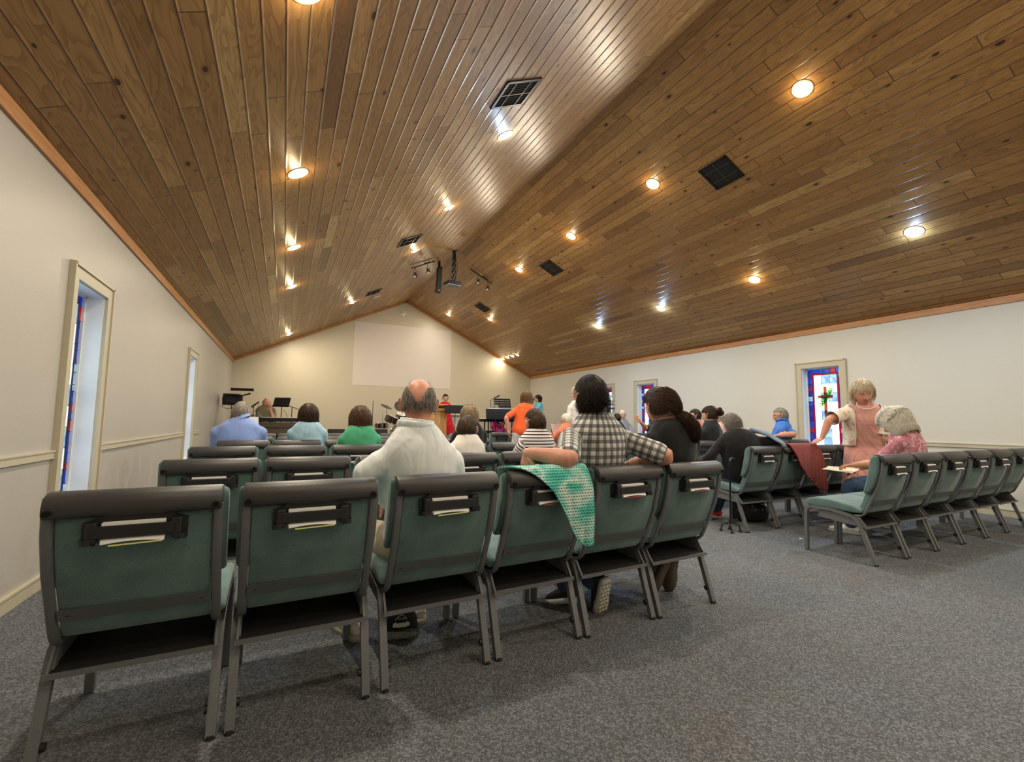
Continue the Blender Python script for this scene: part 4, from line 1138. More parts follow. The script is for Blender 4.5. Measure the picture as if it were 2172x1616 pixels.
    if glasses:
        gm = MB()
        for s in (-1, 1):
            gm.tube([(s*0.033+0.022*cos(a_), 0.099-0.25*abs(s*0.033+0.022*cos(a_))**1.6*0.6, 0.004+0.016*sin(a_)) for a_ in [2*pi*k/20 for k in range(20)]], 0.0016, seg=6, closed=True)
            gm.tube([(s*0.055, 0.094, 0.008), (s*0.074, 0.07, 0.008), (s*0.080, -0.01, 0.006)], 0.0016, seg=6)
        gm.tube([(-0.011, 0.099, 0.008), (0, 0.101, 0.011), (0.011, 0.099, 0.008)], 0.0016, seg=6)
        mesh_obj('glasses', [([tuple(hp(v)) for v in gm.v], gm.f)], M_GLASSF, root)
    # ------------ shirt
    if shirt is not None:
        b = MB(); P, R = torso_sections(j, wf, df, 0.013, fem=fem)
        if neckline: P = P[:-1]+[P[-2].lerp(P[-1], 1-neckline)]
        R[-1] = (R[-1][0]+0.006, R[-1][1]+0.006)
        p_, r_ = spline(P, R, 4); b.tube(p_, r_, seg=22, up=(1, 0, 0))
        bones = [('T', j['pelvis'], j['neck'], 0.16)]
        for s in (-1, 1):
            a, e, w = arms[s]; m = 0.5*(wf+1)*sc
            b.tube([j['shl']+V3(s*0.03, 0, 0.022), a+V3(0, 0, 0.0)], [0.062*m, 0.060*m], seg=14); b.sphere(a, 0.061*m, 14, 10)
            if sleeve <= 0.5: q = a.lerp(e, sleeve*2); limb(b, [a, a.lerp(q, .5), q], [0.061*m, 0.060*m, 0.060*m], n=3); bones.append(('A', a, q, 0.06))
            else:
                t = (sleeve-0.5)*2; q = e.lerp(w, t); limb(b, [a, a.lerp(e, .5), e, e.lerp(q, .5), q], [0.061*m, 0.057*m, 0.053*m, 0.048*m, 0.038*m if sleeve > .9 else .052*m], n=4); bones += [('A', a, e, 0.06), ('F', e, q, 0.05)]
        sv, sf = fuse(b, vx*0.95, 9 if detail < 2 else 14)
        # soft folds in the geometry itself
        if detail >= 1:
            nrm = sv-np.array([[0, 0, 0]]); X_, Y_, Z_ = sv[:, 0], sv[:, 1], sv[:, 2]
            cen = np.stack([np.interp(Z_, [j['pelvis'].z, j['shl'].z], [j['pelvis'].x, j['shl'].x]), np.interp(Z_, [j['pelvis'].z, j['shl'].z], [j['pelvis'].y, j['shl'].y]), Z_], 1)
            dv = sv-cen; dv[:, 2] = 0; dn = np.linalg.norm(dv, axis=1, keepdims=True)+1e-6
            sd = (abs(x*7+y*3)) % 6
            wv = 0.5*np.sin(28*(X_*0.8-Z_*0.9)+sd+2*np.sin(9*Z_+sd))+0.35*np.sin(41*(X_*-0.7-Z_*0.6)+sd*2+1.5*np.sin(13*X_))+0.25*np.sin(60*Z_+8*np.sin(6*X_+sd))
            amp = 0.0032*(1 if detail >= 2 else 0.9)
            sv = sv+dv/dn*(wv*amp)[:, None]
        # cloth coordinates
        best = np.full(len(sv), 1e9); fab = np.zeros((len(sv), 3))
        for kd, p0, p1, rad in bones:
            p0 = np.array(p0); p1 = np.array(p1); d = p1-p0; L = np.linalg.norm(d)+1e-9; d = d/L; q = sv-p0; t = np.clip(q@d, 0, L); near = p0+t[:, None]*d; dist = np.linalg.norm(sv-near, axis=1)/(rad*(1.05 if kd == 'T' else 1.0))
            if kd == 'T': u = np.arctan2(q[:, 0]-t*d[0], -(q[:, 1]-t*d[1]))*0.155; v = sv[:, 2]-0.10*np.abs(np.sin(u/0.155))*0+0.0
            else:
                t = q@d; a1 = np.cross(d, [0, 1, 0.2]); a1 /= np.linalg.norm(a1)+1e-9; a2 = np.cross(d, a1); u = np.arctan2(q@a1, q@a2)*rad; v = t if kd == 'A' else t+0.3
            msk = dist < best; best = np.where(msk, dist, best); fab[msk, 0] = u[msk]; fab[msk, 1] = v[msk]
        so = mesh_obj('shirt' if not fem else 'top', [(sv, sf)], shirt, root, fab)
        if collar:
            cm = MB(); n0 = j['neck']; up = (nt_-n0).normalized(); R_ = frame_mat(V3(0, 1, 0), up)
            for ring, (rr, zz, th) in enumerate(((0.077*hscale, 0.004, 0.015), (0.086*hscale, -0.008, 0.015))):
                cm.tube([n0+R_ @ V3(rr*cos(a_)*1.02+0, rr*sin(a_)*1.0, zz-0.018*max(0, sin(a_))) for a_ in [2*pi*k/28 for k in range(28)]], [(th, 0.0042)]*28, seg=8, up=up, closed=True)
            mesh_obj('collar', [(cm.v, cm.f)], shirt, so, np.tile([[0.0, 0.0, 0.0]], (len(cm.v), 1))+np.array(cm.v)*[1, 0, 0]+np.stack([np.zeros(len(cm.v)), np.array(cm.v)[:, 2], np.zeros(len(cm.v))], 1))
    # ------------ trousers / skirt
    if pants is not None:
        b = MB(); P, R = torso_sections(j, wf, df, 0.009, fem=fem); b.tube([P[0], P[1], P[1].lerp(P[2], 0.5)], [R[0], R[1], R[2]], seg=20, up=(1, 0, 0))
        for s in (-1, 1):
            h, k, an = lg[s]; m = 0.5*(wf+1)*sc
            limb(b, [h, h.lerp(k, .5), k, k.lerp(an, .45), an+(k-an)*0.06], [0.100*m, 0.090*m, 0.072*m, 0.070*m, 0.062*m])
        pv, pf = fuse(b, max(vx, 0.012), 3); mesh_obj('trousers', [(pv, pf)], pants, root, np.stack([pv[:, 0], pv[:, 2], pv[:, 1]], 1))
    if skirt is not None:
        b = MB(); P, R = torso_sections(j, wf, df, 0.014, fem=True); mt, zb, rb = skirt
        b.tube(*spline([P[3], P[2], P[1], V3(P[1].x, P[1].y, (P[1].z+zb)/2), V3(P[1].x, P[1].y, zb)], [R[3], R[2], R[1], (rb*.9, rb*.75), (rb, rb*.85)], 5), seg=28, up=(1, 0, 0))
        pv, pf = fuse(b, max(vx, 0.012), 2); mesh_obj('skirt', [(pv, pf)], mt, root, np.stack([pv[:, 0], pv[:, 2], pv[:, 1]], 1))
    # ------------ cardigan worn open over the top
    if extra is not None:
        mt, zb, slv = extra; mb = MB(); P, R = torso_sections(j, wf, df, 0.028, fem=True); p_, r_ = spline(P, R, 6)
        p_, r_ = p_[::-1][5:], r_[::-1][5:]; cut = [i for i, p in enumerate(p_) if p.z > zb]; p_, r_ = [p_[i] for i in cut], [r_[i] for i in cut]; n_ = len(p_)-1
        def fn(u, v):
            q = v*n_; i = min(int(q), n_-1); p = p_[i].lerp(p_[i+1], q-i); rx, ry = [r_[i][k]*(1-(q-i))+r_[i+1][k]*(q-i) for k in (0, 1)]
            op = 0.80-0.22*max(0, 1-v*3); a = (u*2-1)*pi*op; rr = 1+0.03*sin(a*7+v*5)*v
            return p+V3(sin(a)*rx*rr, -cos(a)*ry*rr, 0)
        mb.grid(fn, 48, 26, thick=0.005)
        for s in (-1, 1):
            a, e, w = arms[s]; m = 0.5*(wf+1)*sc; q = a.lerp(e, slv)
            mb.tube(*spline([a+(a-q)*0.12+V3(-s*.03, 0, .01), a, a.lerp(q, .5), q], [0.070*m, 0.074*m, 0.076*m, 0.080*m], 5), seg=20, caps=False)
        mesh_obj("cardigan", [(mb.v, mb.f)], mt, root, np.array(mb.v))
    # ------------ shoes
    if shoe is None and (pants is not None or skirt is not None): shoe = (M_DKSH, M_DKSOLE)
    if shoe is not None:
        for s in (-1, 1):
            an = lg[s][2]; fd = Vector(legs[s].get('toe', (s*0.1, 1, 0))) if legs and s in legs else V3(s*0.15, 1, 0); fd.normalize()
            up = Vector(legs[s].get('up', (0, 0, 1))) if legs and s in legs else V3(0, 0, 1)
            R_ = frame_mat(fd, up); o = an-R_ @ V3(0, 0.055, 0.072); sh = MB()
            sh.tube(*spline([o+R_ @ V3(0, -0.015, .035), o+R_ @ V3(0, 0.02, .045), o+R_ @ V3(0, 0.08, .046), o+R_ @ V3(0, 0.15, .036), o+R_ @ V3(0, 0.215, .026), o+R_ @ V3(0, 0.245, .022)], [(0.024, 0.026), (0.036, 0.042), (0.038, 0.042), (0.044, 0.032), (0.042, 0.022), (0.022, 0.014)], 4), seg=16, up=R_ @ V3(1, 0, 0))
            sh.tube([an-R_ @ V3(0, 0, 0.035), an+R_ @ V3(0, 0, 0.02)], [(0.040, 0.045), (0.042, 0.048)], seg=16, up=R_ @ V3(1, 0, 0))
            so_ = mesh_obj('shoe', [fuse(sh, 0.008, 2)], shoe[0], root)
            sl = MB(); out = [(0.030, -0.02), (0.038, 0.03), (0.036, 0.09), (0.046, 0.16), (0.040, 0.22), (0.018, 0.257), (-0.018, 0.257), (-0.040, 0.22), (-0.046, 0.16), (-0.036, 0.09), (-0.038, 0.03), (-0.030, -0.02), (0, -0.032)]
            n = len(out); sl.add([tuple(o+R_ @ V3(a_, b_, z_)) for z_ in (-0.012, 0.016) for a_, b_ in out], [tuple(range(n)), tuple(range(2*n-1, n-1, -1))]+[(i, n+i, n+(i+1) % n, (i+1) % n) for i in range(n)])
            mesh_obj('sole', [(sl.v, sl.f)], shoe[1], so_)
            if len(shoe) > 2:
                tr = MB()
                for q in range(9):
                    for w_ in (-1, 0, 1): tr.box(o+R_ @ V3(w_*0.022+0.006*(q % 2), 0.0+q*0.028, -0.0135), (0.017, 0.018, 0.004), rot=R_)
                mesh_obj('sole_tread', [(tr.v, tr.f)], shoe[2], so_)
    G.root, G.hc, G.Rh, G.arms, G.j, G.legs, G.hp, G.hs = root, hc, Rh, arms, j, lg, hp, hscale
    if hair: mesh_obj('hair', hair(G), G.hairmat if hasattr(G, 'hairmat') else hair.mat, root)
    return G

# hairline masks (head space, metres)
def m_short(p, nape=-0.075, front=0.060):
    if p.z > front+max(0, (0.05-p.y))*-0.15 and p.z > front-0.9*max(0, 0.075-p.y): return 1.0
    if p.y < 0.012 and p.z > nape+0.25*max(0, p.y+0.09)*(1 if p.y > -0.05 else 0): return 1.0 if abs(p.x) < 0.1 else 0
    return 0.0
def soft(m, w=0.012):
    def f(p):
        s = 0
        for dx, dz in ((0, 0), (w, 0), (-w, 0), (0, w), (0, -w)): s += m(V3(p.x, p.y+dx, p.z+dz))
        return s/5
    return f
class HairFn:
    def __init__(s, fn, mat): s.fn = fn; s.mat = mat
    def __call__(s, G): return s.fn(G)
H_DARK = hairmat('dark_brown_hair', (0.010, 0.007, 0.006), (0.030, 0.020, 0.016), 0.42)
H_BRUN = hairmat('brunette_hair', (0.022, 0.012, 0.008), (0.075, 0.040, 0.024), 0.45)
H_GREY = hairmat('grey_hair', (0.13, 0.115, 0.10), (0.38, 0.35, 0.31), 0.6)
H_SALT = hairmat('salt_pepper_hair', (0.12, 0.10, 0.082), (0.42, 0.38, 0.33), 0.6)
H_WHITE = hairmat('white_hair', (0.55, 0.50, 0.40), (0.80, 0.77, 0.68), 0.55)
H_BLOND = hairmat('blond_hair', (0.20, 0.135, 0.075), (0.46, 0.35, 0.22), 0.5)
H_PALE = hairmat('pale_blond_hair', (0.40, 0.30, 0.17), (0.74, 0.66, 0.50), 0.5)
H_BROWN = hairmat('brown_hair', (0.055, 0.030, 0.018), (0.15, 0.085, 0.050), 0.45)
H_AUB = hairmat('auburn_hair', (0.14, 0.075, 0.03), (0.30, 0.19, 0.10), 0.5)
H_BOY = hairmat('boy_brown_hair', (0.040, 0.024, 0.014), (0.095, 0.060, 0.036), 0.5)
def short_hair(mat, count=1200, length=0.022, shell=0.008, seed=3, lift=0.45, comb=(0, -0.3, -1), curl=0.0, nape=-0.075, front=0.060, r=0.0012, mask=None, jitter=0.5):
    mk = soft(mask or (lambda p: m_short(p, nape, front)))
    return HairFn(lambda G: scalp_hair(G.Rh, G.hc, mk, shell, count, length, r, lift, comb, curl=curl, seed=seed, scale=G.hs, jitter=jitter), mat)
def gap_std(z):
    if z > 0.066: return 0.0
    if z > 0.03: return 0.9*(0.066-z)/0.036
    return min(1.35, 0.9+0.45*(0.03-z)/0.05)
def prof_for(bulk, zend, flare=0.0):
    P = [(0.128+bulk*.5, 0.006, 0.006, 0.006), (0.124+bulk*.5, 0.030, 0.036, 0.034), (0.110+bulk*.4, 0.052, 0.066, 0.060), (0.080+bulk*.2, 0.071+bulk*.6, 0.092+bulk*.7, 0.086+bulk*.3), (0.04, 0.083+bulk, 0.106+bulk, 0.098+bulk*.3), (0.0, 0.086+bulk, 0.106+bulk, 0.088), (-0.05, 0.084+bulk, 0.094+bulk, 0.070), (-0.10, 0.080+bulk+flare*.5, 0.084+bulk*.8, 0.055)]
    z = -0.14
    while z > zend-0.03:
        P.append((z, 0.080+bulk+flare*.8, 0.084+bulk*.8+flare*.4, 0.050)); z -= 0.04
    P.append((zend-0.04, 0.070+bulk*.8+flare, 0.076+bulk*.6+flare*.5, 0.045))
    return P
def long_hair(mat, zend=-0.2, bulk=0.006, count=900, wave=0.004, seed=5, flare=0.0, r=0.0014, gap=gap_std, flip=0.0, thick=0.012):
    return HairFn(lambda G: hull_hair(G.Rh, G.hc, prof_for(bulk, zend, flare), gap, zend, count, r, wave, seed, thick, flip, scale=G.hs), mat)
# ================================================================ PEOPLE
C_WHITE = mat_cloth('pale_white_jersey', (0.80, 0.85, 0.87), fold=0.5)
C_PLAID = mat_cloth('plaid_cotton', (0.74, 0.72, 0.66), 'plaid', fold=0.3)
C_BLACK = mat_cloth('black_jersey', (0.010, 0.010, 0.012), fold=0.35)
C_STRIPE = mat_cloth('striped_jersey', (0.74, 0.70, 0.70), 'stripe', col2=(0.02, 0.012, 0.03), fold=0.2)
C_JEANS = mat_cloth('blue_denim', (0.035, 0.060, 0.11), 'denim', fold=0.4)
C_KHAKI = mat_cloth('khaki_cotton', (0.42, 0.36, 0.27), fold=0.3)
C_DKTR = mat_cloth('dark_trousers', (0.03, 0.03, 0.035), fold=0.3)
C_PINKD = mat_cloth('pink_dress_cloth', (0.66, 0.34, 0.29), fold=0.6)
C_LACE = mat_cloth('cream_lace', (0.78, 0.72, 0.60), 'lace', col2=(0.56, 0.36, 0.28), fold=0.5)
def T(**k): return k
X0 = 0.33
SNK = (M_SHOEW, M_SOLE)

# -- the bald man in white
def bald_mask(p):
    b = m_short(p, -0.078, 0.2)
    up = 0.045-0.075*max(0.0, 1-abs(p.x+0.004)/0.045) if p.y < 0 else 0.055
    if p.z > up+0.020: return 0.0
    return 1.0 if (p.y < 0.012 and p.z > -0.026-0.25*max(0, 0.02-abs(p.x))) else 0.0
def bald_hair(G):
    a = scalp_hair(G.Rh, G.hc, soft(bald_mask, 0.010), 0.005, 3200, 0.017, 0.0008, 0.16, (0.35, -0.2, -0.75), seed=4, scale=G.hs, jitter=0.8)
    b = scalp_hair(G.Rh, G.hc, lambda p: 1.0 if p.z > 0.03 and abs(p.x) > 0.035 else 0.0, 0.0, 160, 0.022, 0.0005, 0.40, (0.4, -0.6, 0.1), seed=8, scale=G.hs, jitter=0.9)[1:]
    return a+b
person('bald man in a pale white long-sleeved polo, seen from behind in the nearest row', 0.625, 1.915+X0, 0, htop=1.306, skin='ruddy', wf=1.02, df=1.08, lean=(-0.060, 0.02), headoff=(0.012, 0.0), head=(-15, -5, 0), shl_drop=0.055,
       shirt=C_WHITE, sleeve=0.97, pants=C_KHAKI, larm=T(elbow=(0.335, 2.16, 0.86), wrist=(0.50, 2.40, 0.68)), shoe=SNK, detail=2, hair=HairFn(bald_hair, H_SALT), glasses=True, collar=True,
       legs={-1: T(ankle=(-0.26, 0.30, 0.085), toe=(-0.35, 1, 0)), 1: T(ankle=(0.10, 0.36, 0.085), toe=(0.1, 1, 0))})

# -- the man in the plaid shirt
def messy(G):
    mk = soft(lambda p: m_short(p, -0.10, 0.058))
    a = scalp_hair(G.Rh, G.hc, mk, 0.015, 5000, 0.040, 0.0010, 0.10, (0.1, -0.45, -0.8), curl=0.2, seed=11, scale=G.hs, jitter=1.0)
    b = scalp_hair(G.Rh, G.hc, lambda p: 1.0 if (p.y < -0.02 and -0.085 < p.z < 0.0) else 0.0, 0.010, 1500, 0.060, 0.0012, 0.3, (0.1, -0.25, -1.0), curl=0.55, seed=12, scale=G.hs, jitter=1.0)[1:]
    return a+b
person('dark-haired man in a black and white plaid shirt, elbows over the chair backs', 1.66, 1.955+X0, 0, htop=1.372, skin='ruddy', wf=1.06, df=1.04, lean=(-0.055, -0.02), headoff=(-0.015, 0.0), head=(-5, 0, 0), hscale=1.04,
       shirt=C_PLAID, sleeve=0.405, pants=C_JEANS, detail=2, hair=HairFn(messy, H_DARK), collar=True,
       larm=T(elbow=(1.275, 1.925, 0.925), wrist=(1.135, 2.10, 0.945)), lhand=((0.05, 0.35, -0.8), (0.5, 0, 0.1)),
       rarm=T(elbow=(1.965, 1.955, 0.918), wrist=(1.90, 2.19, 0.86)), shoe=(simple('black_sneaker', (0.02, 0.02, 0.022), 0.6), M_SHOEW, simple('cream_tread', (0.62, 0.56, 0.42), 0.7)),
       legs={-1: T(ankle=(-0.06, 0.13, 0.105), toe=(-0.35, 1, -0.35), up=(0, 0.35, 1), pole=(0, 1, 0.5)), 1: T(ankle=(0.03, -0.02, 0.17), toe=(0.12, 0.42, -1), up=(-0.1, 1, 0.42), pole=(0, 1, 0.6))})

# -- woman with the ponytail
def pony(G):
    mk = soft(lambda p: m_short(p, -0.070, 0.055))
    a = scalp_hair(G.Rh, G.hc, mk, 0.018, 2600, 0.045, 0.0011, 0.15, (0.35, -0.6, -0.45), seed=21, scale=G.hs, jitter=0.5)
    hp = G.hp
    n0 = G.j['neck']
    a += tail_hair([hp((0.01, -0.05, 0.075)), hp((0.035, -0.080, 0.03)), hp((0.045, -0.092, -0.035)), hp((0.045, -0.092, -0.090))], [0.045, 0.048, 0.038, 0.020], 500, seed=3, loose=0.010)
    q0 = hp((0.046, -0.092, -0.085)); a += tail_hair([q0, q0+V3(0.030, -0.030, -0.035), q0+V3(0.065, -0.045, -0.080), q0+V3(0.080, -0.045, -0.140), q0+V3(0.075, -0.035, -0.180)], [0.020, 0.038, 0.043, 0.038, 0.012], 700, seed=4, loose=0.014)
    return a
person('woman in a black top with a long dark ponytail over her back', 2.30, 1.99+X0, 0, htop=1.335, skin='fair', wf=1.12, df=1.05, fem=True, lean=(-0.02, 0.03), headoff=(-0.045, 0.03), head=(-4, -20, -4), hscale=1.02,
       shirt=C_BLACK, sleeve=0.45, pants=C_DKTR, detail=2, hair=HairFn(pony, H_BRUN), shoe=(M_BROWNSH, simple('brown_sole', (0.10, 0.07, 0.045), 0.7)), neckline=0.25,
       legs={-1: T(ankle=(-0.12, -0.02, 0.21), toe=(-0.35, 0.30, -1), up=(-0.15, 1, 0.3), pole=(0, 1, 0.6)), 1: T(ankle=(0.02, 0.02, 0.21), toe=(0.12, 0.3, -1), up=(0.2, 1, 0.3), pole=(0, 1, 0.6))})

# -- the two boys
person('short-haired boy in a white t-shirt, head turned to the right', 1.265, 3.09+X0, 0, htop=1.150, skin='fair', wf=0.80, df=0.85, lean=(0.01, 0.03), headoff=(0.005, 0.0), head=(-28, -6, 0), hscale=0.92,
       shirt=mat_cloth('white_tshirt', (0.78, 0.75, 0.70), fold=0.4), sleeve=0.40, pants=C_DKTR, hair=short_hair(H_BOY, 1800, 0.016, 0.009, 31, 0.35), detail=1, shoe=SNK)
person('boy in a white and navy striped t-shirt, seen from behind', 1.885, 3.10+X0, 0, htop=1.208, skin='fair', wf=0.92, df=0.95, lean=(0.0, 0.02), headoff=(0.0, 0.0), head=(12, -6, 2), hscale=0.95,
       shirt=C_STRIPE, sleeve=0.40, pants=C_JEANS, hair=short_hair(H_BOY, 2000, 0.020, 0.011, 33, 0.35), detail=2, shoe=SNK)

# -- left block, further rows
person('woman with long straight blond hair and a black top', 1.80, 4.42+X0, 0, htop=1.280, wf=0.98, fem=True, shirt=C_BLACK, sleeve=0.45, pants=C_DKTR, hair=long_hair(H_BLOND, -0.25, 0.008, 1200, seed=41), detail=1, head=(0, -4, 0))
person('grey-haired man in a periwinkle blue collared shirt at the row end', -0.43, 5.50+X0, 0, htop=1.288, skin='ruddy', wf=1.22, df=1.15, lean=(0.0, 0.06), headoff=(0, 0.02), head=(-6, -16, 0), shirt=mat_cloth('periwinkle_cotton', (0.235, 0.33, 0.66), fold=0.4), sleeve=0.9, pants=C_KHAKI, collar=True,
       hair=short_hair(H_SALT, 1500, 0.022, 0.007, 43, 0.3), detail=1, hscale=1.05, glasses=True)
person('woman with a dark bob and a light blue denim blouse', 0.245, 5.50+X0, 0, htop=1.272, wf=1.05, fem=True, shirt=mat_cloth('chambray', (0.33, 0.50, 0.60), fold=0.6), sleeve=0.6, pants=C_DKTR, hair=long_hair(H_BRUN, -0.155, 0.020, 1300, seed=45, flare=0.02, flip=0.03), detail=1)
person('woman with shoulder-length brown hair and a green t-shirt', 0.665, 4.40+X0, 0, htop=1.232, wf=1.0, fem=True, shirt=mat_cloth('green_tshirt', (0.07, 0.36, 0.19), fold=0.4), sleeve=0.45, pants=C_JEANS, hair=long_hair(H_BROWN, -0.185, 0.014, 1300, wave=0.006, seed=47, flare=0.012), detail=1, lean=(0, 0.03))

# -- orange woman standing in the aisle
person('woman in an orange shirt and white trousers standing in the aisle, seen from behind', 4.20, 7.98, -8, htop=1.698, pose='stand', skin='ruddy', wf=1.16, df=1.15, fem=True, lean=(0.07, 0.07), headoff=(0.05, 0.02), head=(-25, -8, 0),
       shirt=mat_cloth('orange_jersey', (0.74, 0.115, 0.028), fold=0.35), sleeve=0.42, pants=mat_cloth('white_trouser', (0.66, 0.66, 0.66), fold=0.3), hair=HairFn(lambda G: hull_hair(G.Rh, G.hc, prof_for(0.022, -0.10), gap_std, -0.10, 900, 0.0018, 0.016, 51, 0.014, 0.02, scale=G.hs), H_AUB), detail=1,
       larm=T(wrist=(3.90, 8.02, 0.93), pole=(-1, -0.4, 0)), rarm=T(wrist=(4.62, 8.25, 1.12), pole=(1, -0.6, 0)), shoe=SNK)
person('older man in a coral shirt and glasses reading a sheet of paper', 4.50, 6.62+X0, 8, htop=1.250, skin='ruddy', wf=1.05, lean=(0.0, 0.02), head=(20, -14, 0), shirt=mat_cloth('coral_jersey', (0.72, 0.20, 0.115), fold=0.3), sleeve=0.45, pants=C_KHAKI, hair=short_hair(H_WHITE, 900, 0.02, 0.008, 53), detail=1, glasses=True,
       larm=T(wrist=(4.36, 7.20, 0.86)), rarm=T(wrist=(4.62, 7.20, 0.84)))
person('blond woman in a white lace blouse standing between the right rows', 4.98, 7.25, 10, htop=1.76, pose='stand', wf=1.05, fem=True, shirt=mat_cloth('white_lace', (0.78, 0.74, 0.72), 'lace', col2=(0.62, 0.55, 0.53), fold=0.5), sleeve=0.55, pants=C_DKTR, hair=long_hair(H_PALE, -0.05, 0.022, 800, 0.008, 55), detail=1, head=(35, -4, 0))
person('person with close-cropped dark hair seated near the far window', 6.60, 7.80+X0, 0, htop=1.305, skin='brown', wf=0.95, shirt=C_DKTR, sleeve=0.45, pants=C_DKTR, hair=short_hair(H_DARK, 500, 0.008, 0.004, 57, 0.7), detail=0)
place_chair(('R', 7, 0), 7.42, 8.95, radians(158), 'green church chair turned to face the back of the hall', 'rows of the right block', False)
person('white-haired man with glasses and a goatee facing the camera', 7.42+0.33*sin(radians(22))*-1, 8.95-0.33*cos(radians(22)), 158, htop=1.40, skin='fair', wf=1.05, shirt=mat_cloth('grey_shirt', (0.3, 0.3, 0.32)), sleeve=0.45, pants=C_DKTR, hair=short_hair(H_WHITE, 700, 0.015, 0.006, 59), detail=1, face=True, glasses=True)
person('dark-haired man in a black t-shirt stretching one arm out to the left', 6.52, 6.62+X0, 25, htop=1.368, skin='tan', wf=1.08, head=(26, -6, 0), shirt=C_BLACK, sleeve=0.42, pants=C_DKTR, hair=short_hair(H_DARK, 900, 0.03, 0.012, 61), detail=1, face=True,
       larm=T(elbow=(6.22, 6.72, 1.00), wrist=(6.02, 6.66, 1.12)), lhand=((-0.55, 0.1, 0.7), (0.2, 1, 0)), fingers=(0.25, 0.5))
person('bearded man in a coral t-shirt, in profile facing left', 6.36, 5.45+X0, 15, htop=1.350, skin='fair', wf=1.0, head=(26, -2, 0), shirt=mat_cloth('salmon_jersey', (0.74, 0.22, 0.20), fold=0.3), sleeve=0.45, pants=C_JEANS, hair=short_hair(H_DARK, 1000, 0.012, 0.008, 63), detail=1, face=True)
def bun(G):
    a = scalp_hair(G.Rh, G.hc, soft(lambda p: m_short(p, -0.065, 0.05)), 0.013, 1500, 0.035, 0.0012, 0.15, (0.3, -0.7, 0.1), seed=65, scale=G.hs, jitter=0.5)
    hp = G.hp; pts = [hp((0.035+0.030*cos(t), -0.145+0.012*sin(2*t), 0.035+0.030*sin(t))) for t in [2*pi*k/10 for k in range(11)]]
    return a+tail_hair(pts, [0.026]*11, 400, seed=6, loose=0.006)
person('woman with a brown hair bun and a black hooded top', 5.36, 4.30+X0, 5, htop=1.338, wf=1.02, fem=True, head=(10, -8, 0), shirt=mat_cloth('black_hoodie', (0.016, 0.018, 0.024), fold=0.5), sleeve=0.9, pants=C_JEANS, hair=HairFn(bun, H_BRUN), detail=1)
person('bald man partly hidden behind the woman with the hair bun', 6.98, 5.45+X0, 10, htop=1.312, skin='fair', wf=1.0, head=(10, -6, 0), shirt=mat_cloth('pale_pink_shirt', (0.6, 0.42, 0.40)), sleeve=0.45, pants=C_DKTR, hair=short_hair(H_GREY, 500, 0.01, 0.004, 67, mask=lambda p: bald_mask(p)), detail=0)
person('grey-haired man with glasses and a bright blue shirt, turned left in his seat', 6.98, 4.30+0.36, 22, htop=1.358, skin='ruddy', wf=1.12, df=1.08, head=(18, -4, 0), shirt=mat_cloth('royal_blue_cotton', (0.045, 0.155, 0.52), fold=0.5), sleeve=0.42, pants=C_KHAKI, collar=True,
       hair=short_hair(H_GREY, 1300, 0.016, 0.008, 69, 0.6, nape=-0.06), detail=1, face=True, glasses=True, rarm=T(elbow=(6.98, 4.36, 0.955), wrist=(6.73, 4.44, 0.935)), shoe=SNK)

# -- short grey hair, black cardigan, leaning, first chair of the second right row
person('grey-haired woman in a black cardigan, head bowed, first seat of the second right row', 4.56, 3.11+0.34, -30, htop=1.212, wf=1.30, df=1.15, fem=True, lean=(-0.03, 0.10), headoff=(-0.04, 0.03), head=(8, -22, -8), shirt=C_BLACK, sleeve=0.95, pants=C_JEANS, neckline=0.15,
       hair=short_hair(H_GREY, 2600, 0.034, 0.016, 71, 0.3, comb=(0.1, -0.5, -0.6), curl=0.15, nape=-0.085, jitter=0.9), detail=1, shoe=(simple('red_sneaker', (0.62, 0.03, 0.04), 0.5), M_SOLE),
       larm=T(wrist=(4.28, 3.80, 0.66)), rarm=T(elbow=(4.80, 3.19, 0.925), wrist=(4.98, 3.34, 0.90)),
       legs={-1: T(ankle=(-0.33, 0.25, 0.085), toe=(-0.95, 0.3, 0), pole=(-0.4, 1, 0.5)), 1: T(ankle=(-0.16, 0.36, 0.085), toe=(-0.8, 0.6, 0), pole=(-0.2, 1, 0.5))})

# -- the lady standing in pink
GL = person('smiling lady in a pink dress and cream lace cardigan, standing bent over the chairs', 5.90, 2.86, 130, htop=1.592, pose='stand', skin='ruddy', wf=1.10, df=1.1, fem=True, lean=(0.045, 0.13), headoff=(0.02, 0.055), head=(6, -22, 6), hscale=1.10,
       shirt=C_PINKD, sleeve=0.30, skirt=(C_PINKD, 0.42, 0.26), extra=(C_LACE, 0.86, 0.85), hair=short_hair(H_PALE, 4200, 0.055, 0.030, 73, 0.15, comb=(0.15, 0.1, -0.8), curl=0.18, nape=-0.070, front=0.066, jitter=0.7), detail=1, face=True, neckline=0.40,
       rarm=T(wrist=(5.36, 3.04, 0.950), pole=(0.5, 0.6, 0.3)), rhand=((-0.95, 0.05, -0.25), (0, 0, -1)), larm=T(wrist=(5.98, 2.52, 0.90), pole=(0.9, -0.2, -0.3)), shoe=(simple('tan_flats', (0.45, 0.33, 0.22), 0.5), M_SOLE), fingers=(0.5, 0.2))

n_ = GL.j['neck']; mb = MB(); mb.tube([n_+V3(0.085*sin(a), 0.100+0.030*cos(a), 0.020-0.105*cos(a*0.5)**2) for a in [-2.2+k*4.4/24 for k in range(25)]], 0.0042, seg=8)
mb.build('pearl_necklace', simple('pearl', (0.8, 0.76, 0.68), 0.25), GL.root)
